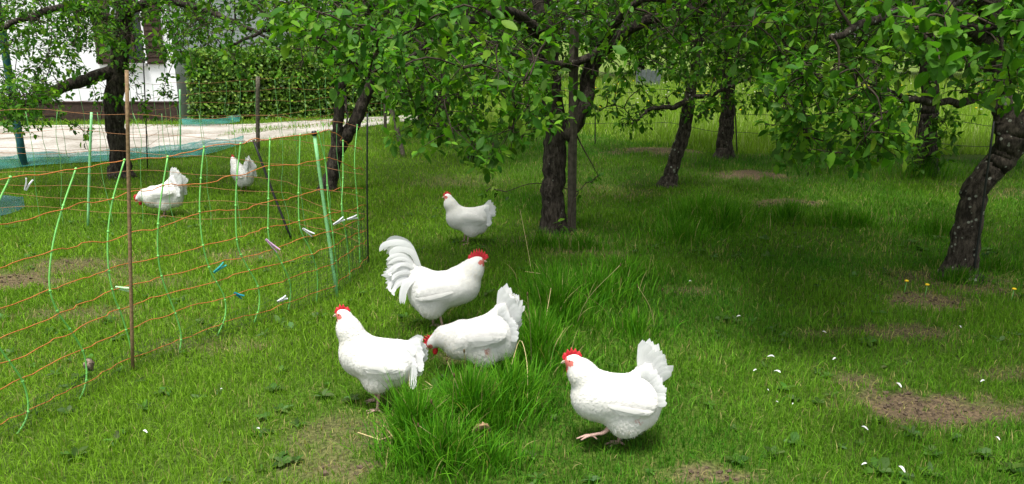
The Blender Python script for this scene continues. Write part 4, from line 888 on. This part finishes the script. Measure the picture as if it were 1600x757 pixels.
    for _ in range(3):
        gi = np.clip((FV-lo)/h, 0, np.array(F.shape)-1.001); g0 = gi.astype(int); fr = gi-g0; val = 0
        for cx in (0, 1):
            for cy in (0, 1):
                for cz in (0, 1):
                    wt = (fr[..., 0] if cx else 1-fr[..., 0])*(fr[..., 1] if cy else 1-fr[..., 1])*(fr[..., 2] if cz else 1-fr[..., 2]); val = val+wt*F[g0[..., 0]+cx, g0[..., 1]+cy, g0[..., 2]+cz]
        gn = unit(gr[g0[..., 0], g0[..., 1], g0[..., 2]]); FV = FV+gn*np.clip(tgt-val, -.012, .012)[..., None]
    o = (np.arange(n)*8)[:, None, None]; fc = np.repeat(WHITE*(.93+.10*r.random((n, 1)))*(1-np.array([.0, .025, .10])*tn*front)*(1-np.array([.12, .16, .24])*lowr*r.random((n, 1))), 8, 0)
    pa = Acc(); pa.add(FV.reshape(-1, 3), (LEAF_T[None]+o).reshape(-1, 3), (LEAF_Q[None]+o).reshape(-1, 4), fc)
    m = 2600; pick = r.integers(0, len(V), m); p, nn = V[pick], N[pick]; kk = (np.linalg.norm(p-hd, axis=1) > .04) & (p[:, 2] > .05); p, nn = p[kk], nn[kk]; m = len(p)   # loose down softening the outline
    lw = np.clip((.21-p[:, 2:])/.08, 0, 1); fl = np.array([-1, 0, -.3])*(1-lw)+np.array([-.5, 0, -1.])*lw+.35*r.standard_normal((m, 3)); fl = unit(fl-nn*np.sum(fl*nn, 1, keepdims=True))
    tip = p+(fl*(.012+.014*r.random((m, 1)))+nn*(.001+.006*r.random((m, 1)))*(.5+lw)); sd = np.cross(nn, fl)*.0011
    pa.add(np.stack([p-sd, p+sd, tip], 1).reshape(-1, 3), np.arange(m*3).reshape(-1, 3), None, np.repeat(WHITE*(.95+.08*r.random((m, 1))), 3, 0))
    child("plumage", pa.mesh("plumage"), M['plumage'], root, "stuff")
    # folded flight feathers lying on the wing
    def side_y(x, z, eps=.003):
        i, k = int((x-lo[0])/h), int((z-lo[2])/h); i = min(max(i, 0), F.shape[0]-1); k = min(max(k, 0), F.shape[2]-1)
        cl = F[i, :, k]; j = np.where(cl < eps)[0]; return (lo[1]+h*j[-1]+h) if len(j) else .02
    wx, wz, wl, wa = S['flight']
    for sg in (1, -1):
        a = Acc()
        for k in range(9):
            q = k/8; x0, z0 = wx+.03*q, wz+.035*q; ang = math.radians(wa+10*q); Lk = wl*(1-.12*q); t = np.linspace(0, 1, 8)
            xs, zs = x0-np.cos(ang)*Lk*t, z0-np.sin(ang)*Lk*t; ys = np.array([side_y(a_, b_) for a_, b_ in zip(xs, zs)])
            ys = np.maximum.accumulate(ys[::-1])[::-1]*.4+ys*.6+.002+.0007*k
            ln = np.column_stack([xs, sg*ys, zs]); a.add(*strip(ln, np.tile([0, sg, .12], (8, 1)), fwidth(8, .024)), col=WHITE*(.95+.05*r.random()))
        child("wing", a.mesh("wing"), M['plumage'], root)
    # tail
    for tf in S['tail'](r):
        ln, nr, W, tip = tf; a = Acc(); a.add(*strip(ln, nr, fwidth(len(ln), W, tip)), col=np.array([.86, .86, .85])*(.95+.05*r.random())); child("tail_feather", a.mesh("tail_feather"), M['tail_plumage'], root)
    # comb, wattles, beak, eyes
    nu, ch, sp, (u0, u1) = 33, S['comb'][0], S['comb'][1], S['comb'][2]
    t = np.linspace(0, 1, nu); uu = u0+(u1-u0)*t; zig = np.abs(((t*sp) % 1)-.5)*2; topv = .018-.2*np.abs(uu-.005)+ch*np.sin(np.pi*np.clip(t*.93+.05, 0, 1))**.6*(.55+.45*(1-zig)); botv = np.sqrt(np.clip(1-(np.clip(uu, -.031, .031)/.033)**2, 0, 1))*.0265-.004
    topv = np.maximum(topv, botv+.003); spread = u0+(u1-u0)*t+(t-.5)*ch*S['comb'][3]; wob = .003*np.sin(t*9+seed)
    Vc = []
    for s_ in (-1, 1):
        for k in range(nu):
            Vc.append(hd+hu*uu[k]+hv*botv[k]+[0, s_*.0045, 0]); m_ = (topv[k]+botv[k])/2; Vc.append(hd+hu*(uu[k]+spread[k])/2+hv*m_+[0, s_*.0036+wob[k]*.6, 0]); Vc.append(hd+hu*spread[k]+hv*topv[k]+[0, s_*.0009+wob[k], 0])
    Qc = []
    for k in range(nu-1):
        for z in (0, 1): Qc += [(k*3+z, k*3+3+z, k*3+4+z, k*3+1+z), (nu*3+k*3+z, nu*3+k*3+1+z, nu*3+k*3+4+z, nu*3+k*3+3+z)]
        Qc.append((k*3+2, k*3+5, nu*3+k*3+5, nu*3+k*3+2))
    child("comb", new_mesh("comb", np.array(Vc), None, Qc), M['comb'], root)
    wl_ = S['wattle']
    for s_ in (1, -1):
        a = Acc(); c = hd+hu*.017+hv*(-.016-wl_*.8)+np.array([0, s_*.010, 0]); V_, T_, Q_ = ellipsoid((0, 0, 0), (.010+.1*wl_, .0045, wl_), 10, 8)
        V_[:, 0] *= 1-.25*(V_[:, 2]/wl_); a.add(V_+c, T_, Q_); child("wattle", a.mesh("wattle"), M['comb'], root)
        a = Acc(); c = hd+hu*.012+hv*.005+np.array([0, s_*.0215, 0]); a.add(*ellipsoid(c, (.0048, .003, .0048), 10, 6)); e = child("eye", a.mesh("eye"), M['eye'], root)
        a = Acc(); a.add(*ellipsoid(c+[0, s_*.0018, 0], (.0026, .0018, .0026), 8, 6)); child("pupil", a.mesh("pupil"), M['pupil'], e)
    for nm, v0, v1, rr in (("upper_beak", .002, -.009, .0085), ("lower_beak", -.007, -.011, .006)):
        a = Acc(); ln = smooth_line([hd+hu*.022+hv*v0, hd+hu*.036+hv*(v0*.6+v1*.1), hd+hu*(.050 if nm[0] == 'u' else .044)+hv*v1], 4); a.add(*tube(ln, np.linspace(rr, .0012, len(ln))*np.array(1.0), 8)); child(nm, a.mesh(nm), M['beak'], root)
    # legs with four toes
    for (hx, hy, hz), (kx, ky, kz), (fx_, fy_, fz_), up in S['legs']:
        a = Acc(); a.add(*tube(smooth_line([(hx, hy, hz), (kx, ky, kz), ((kx+fx_)/2, (ky+fy_)/2, (kz+fz_)/2), (fx_, fy_, fz_)], 4), [.016, .0135, .011, .009, .0085, .008, .0075, .007, .0068, .0066, .0068, .0072, .0078], 8))
        for ta, tl_ in ((-.5, .048), (0, .06), (.5, .048), (2.9, .026)):
            c, s_ = math.cos(ta), math.sin(ta); p0_ = np.array([fx_, fy_, fz_])
            if up: pts = [p0_, p0_+[c*tl_*.5, s_*tl_*.35, -.004], p0_+[c*tl_, s_*tl_*.5, -.016]]
            else: pts = [p0_, p0_+[c*tl_*.5, s_*tl_*.5, .002-fz_*.4], p0_+[c*tl_, s_*tl_, -fz_+.002]]
            a.add(*tube(smooth_line(pts, 3), np.linspace(.0062, .003, 7), 6))
        child("leg", a.mesh("leg"), M['shank'], root)
    return root
def fan(base, a0, a1, L, n=13, W=.036, spread=.05, fall=.74, row2=True, drop=.035):
    def f(r):
        out = []
        for s in (1, -1):
            for k in range(n):
                q = k/(n-1); a = math.radians(a0+(a1-a0)*q+2*r.normal()); Lk = L*(1-(1-fall)*q**1.3)*(1+.055*r.normal()); t = np.linspace(0, 1, 9)
                d = np.array([-math.sin(a), 0, math.cos(a)]); b = np.array([base[0]-.03*q, s*.006, base[1]-drop*q]); bendd = np.array([-math.cos(a), 0, -math.sin(a)])
                ln = b+d*(t*Lk)[:, None]+bendd*(t**2*Lk*.06)[:, None]; ln[:, 1] += s*(.004+spread*(q*.7+.15)*t+.0007*k)
                out.append((ln, np.tile([.05, s, .12], (9, 1)), W, .22))
        if row2:                                         # shorter coverts over the quill bases
            for s in (1, -1):
                for k in range(n+2):
                    q = k/(n+1); a = math.radians(a0+4+(a1+34-a0)*q+4*r.normal()); Lk = L*(.64-.28*q)*(1+.08*r.normal()); t = np.linspace(0, 1, 8)
                    d = np.array([-math.sin(a), 0, math.cos(a)]); b = np.array([base[0]-.005-.035*q, s*.012, base[1]-.015-drop*2*q])
                    ln = b+d*(t*Lk)[:, None]; ln[:, 1] += s*(.016+spread*(q*.7+.15)*t*.8+.0006*k+.012*np.sin(t*3)); out.append((ln, np.tile([.05, s, .12], (8, 1)), W*.9, .35))
        return out
    return f
STAND = dict(ell=[((0, 0, .222), (.165, .098, .108), .10), ((.105, 0, .235), (.085, .080, .092)), ((-.11, 0, .235), (.085, .075, .09)), ((-.035, .052, .150), (.075, .045, .075)), ((-.105, 0, .165), (.07, .068, .072))],
             neck=[(.095, .275, .082), (.150, .345, .052), (.178, .385, .034)], head=(.186, .398, -6), tailcone=((-.10, .27, .075), (-.145, .40, .035)), tail=fan((-.100, .315), 0, 38, .170),
             wing=[((-.025, .078, .235), (.125, .026, .060), .12)], flight=(.02, .215, .17, 2), comb=(.042, 5, (-.034, .036), .3), wattle=.023,
             legs=[((-.02, .045, .13), (-.03, .045, .095), (-.012, .045, .012), False), ((.0, -.045, .13), (.03, -.045, .10), (.02, -.05, .012), False)])
A_ = dict(STAND, patch=(-.080, .085, .165, .021), legs=[((-.02, .035, .13), (-.03, .035, .09), (-.020, .03, .012), False), ((.02, .05, .13), (.055, .055, .098), (.108, .055, .088), True)])
A_['legs'] = [((-.02, -.035, .13), (-.03, -.035, .09), (-.020, -.02, .012), False), ((.02, .05, .13), (.055, .055, .098), (.108, .055, .085), True)]
bird("walking_hen", "white hen stepping with one foot lifted, bare red patch on her flank", 960, 701, math.radians(180), A_, 91, h=.005, scale=.95)
B_ = dict(STAND, neck=[(.090, .295, .078), (.128, .385, .051), (.142, .438, .034)], head=(.150, .456, -4), tailcone=((-.09, .26, .072), (-.155, .288, .05)), tail=fan((-.120, .303), 52, 98, .100, spread=.045, drop=.06), flight=(.02, .23, .17, -4), comb=(.035, 4, (-.030, .034), .25), wattle=.018,
          ell=[((0, 0, .245), (.158, .094, .098), .10), ((.095, 0, .262), (.080, .078, .095)), ((-.11, 0, .243), (.080, .070, .082)), ((.0, .050, .172), (.066, .044, .072)), ((-.08, 0, .190), (.066, .064, .070))],
          legs=[((.0, .045, .13), (-.01, .045, .10), (.0, .045, .012), False), ((.01, -.04, .13), (.025, -.045, .10), (.035, -.05, .012), False)])
bird("standing_hen", "white hen standing upright with raised head and lowered tail beside the straw", 594, 640, math.radians(174), B_, 92, h=.005, scale=.96)
C_ = dict(STAND, patch=(-.045, .085, .165, .030), ell=[((0, 0, .205), (.165, .096, .100), -.30), ((.10, 0, .175), (.085, .078, .085)), ((-.11, 0, .24), (.085, .075, .09)), ((-.03, .052, .145), (.075, .045, .075)), ((-.115, 0, .17), (.07, .068, .075))],
          neck=[(.10, .210, .078), (.175, .205, .048), (.222, .180, .033)], head=(.236, .166, -46), tailcone=((-.10, .28, .075), (-.150, .40, .035)), tail=fan((-.105, .31), 2, 46, .160), wing=[((-.02, .078, .225), (.125, .026, .058), -.22)], flight=(.02, .20, .17, -16))
bird("pecking_hen", "white hen bending to peck behind the upright hen, red bare skin on her side", 749, 590, math.radians(176), C_, 93, h=.005, scale=.96)
def cock_tail(r):
    out = fan((-.15, .36), 40, 104, .17, 12, .026, .05, .85, False)(r)
    for s, k, j in [(s_, k_, j_) for k_ in range(4) for j_ in range(2 if k_ == 0 else 3) for s_ in (1, -1)]:
        b = [(-.12, .345), (-.150, .44), (-.190, .515), (-.245, .545), (-.300, .53), (-.335, .495)] if k == 0 else [[(-.13, .345), (-.175, .42), (-.225, .47), (-.285, .475), (-.32, .445)], [(-.14, .34), (-.19, .395), (-.25, .42), (-.31, .40), (-.33, .375)], [(-.14, .33), (-.20, .355), (-.26, .345), (-.295, .30), (-.30, .265)]][k-1]
        sh = 1-.09*j+.03*r.normal(); b = [(b[0][0]+(x-b[0][0])*sh+.002*r.normal()*q, b[0][1]+(z-b[0][1])*sh-.012*j+.002*r.normal()*q) for q, (x, z) in enumerate(b)]
        ln = smooth_line([(x+.008*(s < 0), s*(.010+.004*j)+s*.02*q/len(b)*(k+1), z-.010*(s < 0)) for q, (x, z) in enumerate(b)], 4); out.append((ln, np.tile([.1, s, .2], (len(ln), 1)), .036 if k == 0 else .022, .4))
    for k in range(16):                                   # drooping saddle hackles
        s = 1 if k % 2 else -1; q = k/15; b = [(-.10-.06*q, .345-.01*q), (-.16-.05*q, .325), (-.205-.03*q, .27), (-.215-.03*q, .21-.02*r.random())]
        ln = smooth_line([(x, s*(.05+.012*i), z) for i, (x, z) in enumerate(b)], 3); out.append((ln, np.tile([-.3, s, .2], (len(ln), 1)), .018, .5))
    return out
R_ = dict(cat="rooster", nf=3000, ell=[((0, 0, .245), (.185, .106, .108), .06), ((.125, 0, .275), (.088, .088, .098)), ((-.12, 0, .285), (.085, .075, .080)), ((-.065, .056, .175), (.080, .046, .085)), ((-.12, 0, .21), (.075, .070, .085))],
          neck=[(.115, .305, .090), (.172, .365, .060), (.195, .398, .036)], head=(.203, .412, 2), tailcone=((-.12, .30, .070), (-.185, .395, .036)), tail=cock_tail, wing=[((-.01, .085, .255), (.135, .027, .066), .10)], flight=(.03, .235, .19, 4), comb=(.060, 8, (-.038, .040), .7), wattle=.031,
          legs=[((-.06, .05, .14), (-.075, .05, .105), (-.06, .05, .012), False), ((-.02, -.05, .14), (-.02, -.05, .105), (.0, -.05, .012), False)])
bird("rooster", "white rooster with large red comb and long curled tail feathers", 694, 520, math.radians(4), R_, 94, h=.005, scale=.97)
D_ = dict(B_, ell=STAND['ell'], tail=fan((-.125, .29), 38, 74, .135, spread=.04), tailcone=((-.10, .255, .075), (-.19, .33, .04)), neck=[(.10, .275, .082), (.150, .36, .052), (.166, .415, .034)], head=(.174, .430, -4), nf=1500)
bird("alert_hen", "white hen standing alone near the staked tree trunk", 731, 381, math.radians(180), D_, 95, h=.007, scale=.90)
E_ = dict(C_, patch=None, nf=1000, tail=fan((-.105, .30), 2, 50, .165)); bird("foraging_hen", "white hen with lowered head and raised tail behind the net by the brown stake", 258, 338, math.radians(176), E_, 96, h=.007)
F_ = dict(STAND, nf=1000, tail=fan((-.12, .31), 8, 50, .15), patch=None); bird("distant_hen", "small looking white hen turned half away near the leaning black rod", 381, 300, math.radians(140), F_, 97, h=.007, scale=.87)

# ------------------------------------------------------------------ small things in the grass
M['straw'] = plain("dry_straw", (.52, .42, .20), .7, .2, 0, 90, .2); M['fluff'] = foliage('fallen_feather', .8, .3, .1, (1, 1, 1)); M['dead_leaf'] = plain("dead_leaf", (.40, .27, .15), .8, .2, .4, 60, .35)
def straw(pts, lab, w=.0022):
    ln = smooth_line([P(a, b, G(a, b)[1]-.02)+[0, 0, z] for a, b, z in pts], 4); ln[:, 2] += .022; a = Acc(); a.add(*tube(ln, w, 5)); tag(a.build("straw_stalk", M['straw']), lab, "straw", "dry straw stalks")
straw([(600, 692, .04), (645, 676, .05), (675, 668, .05)], "long bent straw stalk lying left of the tall grass tuft")
for p in ([(560, 694, .03), (595, 706, .03)], [(588, 690, .03), (592, 712, .03)], [(597, 705, .03), (620, 698, .03)], [(600, 690, .05), (618, 705, .03)], [(655, 627, .03), (677, 622, .03)], [(665, 612, .03), (676, 620, .03)]):
    straw(p, "short pale straw stalk on the thin grass before the hens")
straw([(795, 625, .10), (812, 607, .22), (823, 625, .16), (824, 650, .04)], "arched dry straw stalk bending over the tall grass tuft", .0017)
straw([(845, 555, .02), (852, 540, .12), (860, 520, .24)], "dry upright straw stalk in the long grass band", .0018); straw([(820, 462, .14), (845, 466, .14)], "short straw stalk caught in the long grass band", .002)
straw([(830, 430, .02), (822, 410, .14), (812, 385, .28)], "thin pale bent standing before the staked trunk", .0016)
def feather(px, py, s, az, lab):
    s *= .75
    g = G(px, py); z = gz1(g[0], g[1])+.045; d = np.array([math.cos(az), math.sin(az), .1]); t = np.linspace(0, 1, 7)
    ln = np.array([g[0], g[1], z])+d*(t*s)[:, None]+np.array([0, 0, 1.])*(.18*s*np.sin(t*3))[:, None]; a = Acc(); a.add(*strip(ln, np.tile([0, -.3, 1.], (7, 1)), fwidth(7, s*.34, .4), -.2), col=(.72, .72, .70)); tag(a.build("feather", M['fluff']), lab, "feather", "feathers dropped on the grass")
r = np.random.default_rng(98)
for x, y, s in [(1198, 570, .045), (1208, 592, .05), (1176, 592, .03), (1407, 616, .05), (1300, 573, .035), (1355, 682, .04), (1412, 750, .05), (1530, 608, .035), (1200, 622, .018), (1215, 640, .015), (1237, 643, .018), (1150, 505, .035), (1500, 523, .03), (1290, 530, .03), (232, 690, .035), (402, 685, .025), (350, 622, .02), (1080, 450, .03), (1560, 700, .03), (1345, 737, .03)]:
    feather(x, y, s, r.uniform(0, 6.28), "small white feather on the bare scratched soil patch" if (x, y) == (1407, 616) else "tiny white feather on the sunny grass before the poultry net" if x < 500 else "small white feather dropped on the lawn around the scratched soil")
g = G(750, 706); a = Acc(); V = []; nu, nv = 9, 7
for u in np.linspace(0, 1, nu):
    wd = .030*math.sin(math.pi*min(1, u*.92+.06))**.7
    for v in np.linspace(-1, 1, nv): V.append((g[0]-.03+.07*u+.004*r.normal(), g[1]-.004+wd*.55*v+.003*r.normal(), .075+.030*math.sin(u*2.6)+.020*v*v+.003*r.normal()))
a.add(V, None, [(i*nv+j, (i+1)*nv+j, (i+1)*nv+j+1, i*nv+j+1) for i in range(nu-1) for j in range(nv-1)])
tag(a.build("curled_leaf", M['dead_leaf']), "curled dry brown leaf caught in the tall foreground grass", "leaf")
a = Acc(); g = G(141, 592); V, T, Qd = ellipsoid((g[0], g[1], .07), (.022, .018, .03), 10, 8); V += .005*r.standard_normal(V.shape); a.add(V, T, Qd); tag(a.build("feather_clump", plain("grey_fluff", (.22, .17, .13), .9, .1, .5, 90, .5)), "grey brown fluff clump caught at the foot of the near net", "fluff")
a = Acc(); n = 26000; y = 1.6+6*r.random(n); x = r.uniform(-.72, .72, n)*y; k = bare(x, y) > .55+.4*r.random(n); x, y = x[k][:2200], y[k][:2200]   # crumbs of scratched soil
z = ground_z(x, y)
for q in range(len(x)):
    sz = .003+.009*r.random()**2.5; V, T, Qd = ellipsoid((x[q], y[q], z[q]+sz*.4), (sz*1.2, sz, sz*.8), 5, 3); a.add(V+sz*.25*r.standard_normal(V.shape), T, Qd)
a.build("soil_crumbs", plain("soil_crumb", (.085, .062, .042), .95, .1, .3, 40, .4), smooth=False, kind="stuff")
for x, y in [(1413, 456), (1580, 470), (1445, 462)]:
    g = G(x, y); rt = empty("dandelion", (g[0], g[1], gz1(g[0], g[1]))); tag(rt, "yellow dandelion flower on the shaded lawn by the crooked tree", "flower", "dandelions on the lawn")
    s = Acc(); s.add(*tube(np.array([(0, 0, 0), (.004, 0, .04), (.006, 0, .08)]), .002, 5)); child("stem", s.mesh("stem"), M['strand_green'], rt)
    s = Acc(); s.add(*ellipsoid((.006, 0, .083), (.014, .014, .007), 10, 4)); child("flower_head", s.mesh("flower_head"), plain("dandelion_yellow", (.75, .50, .02), .7, .2), rt)
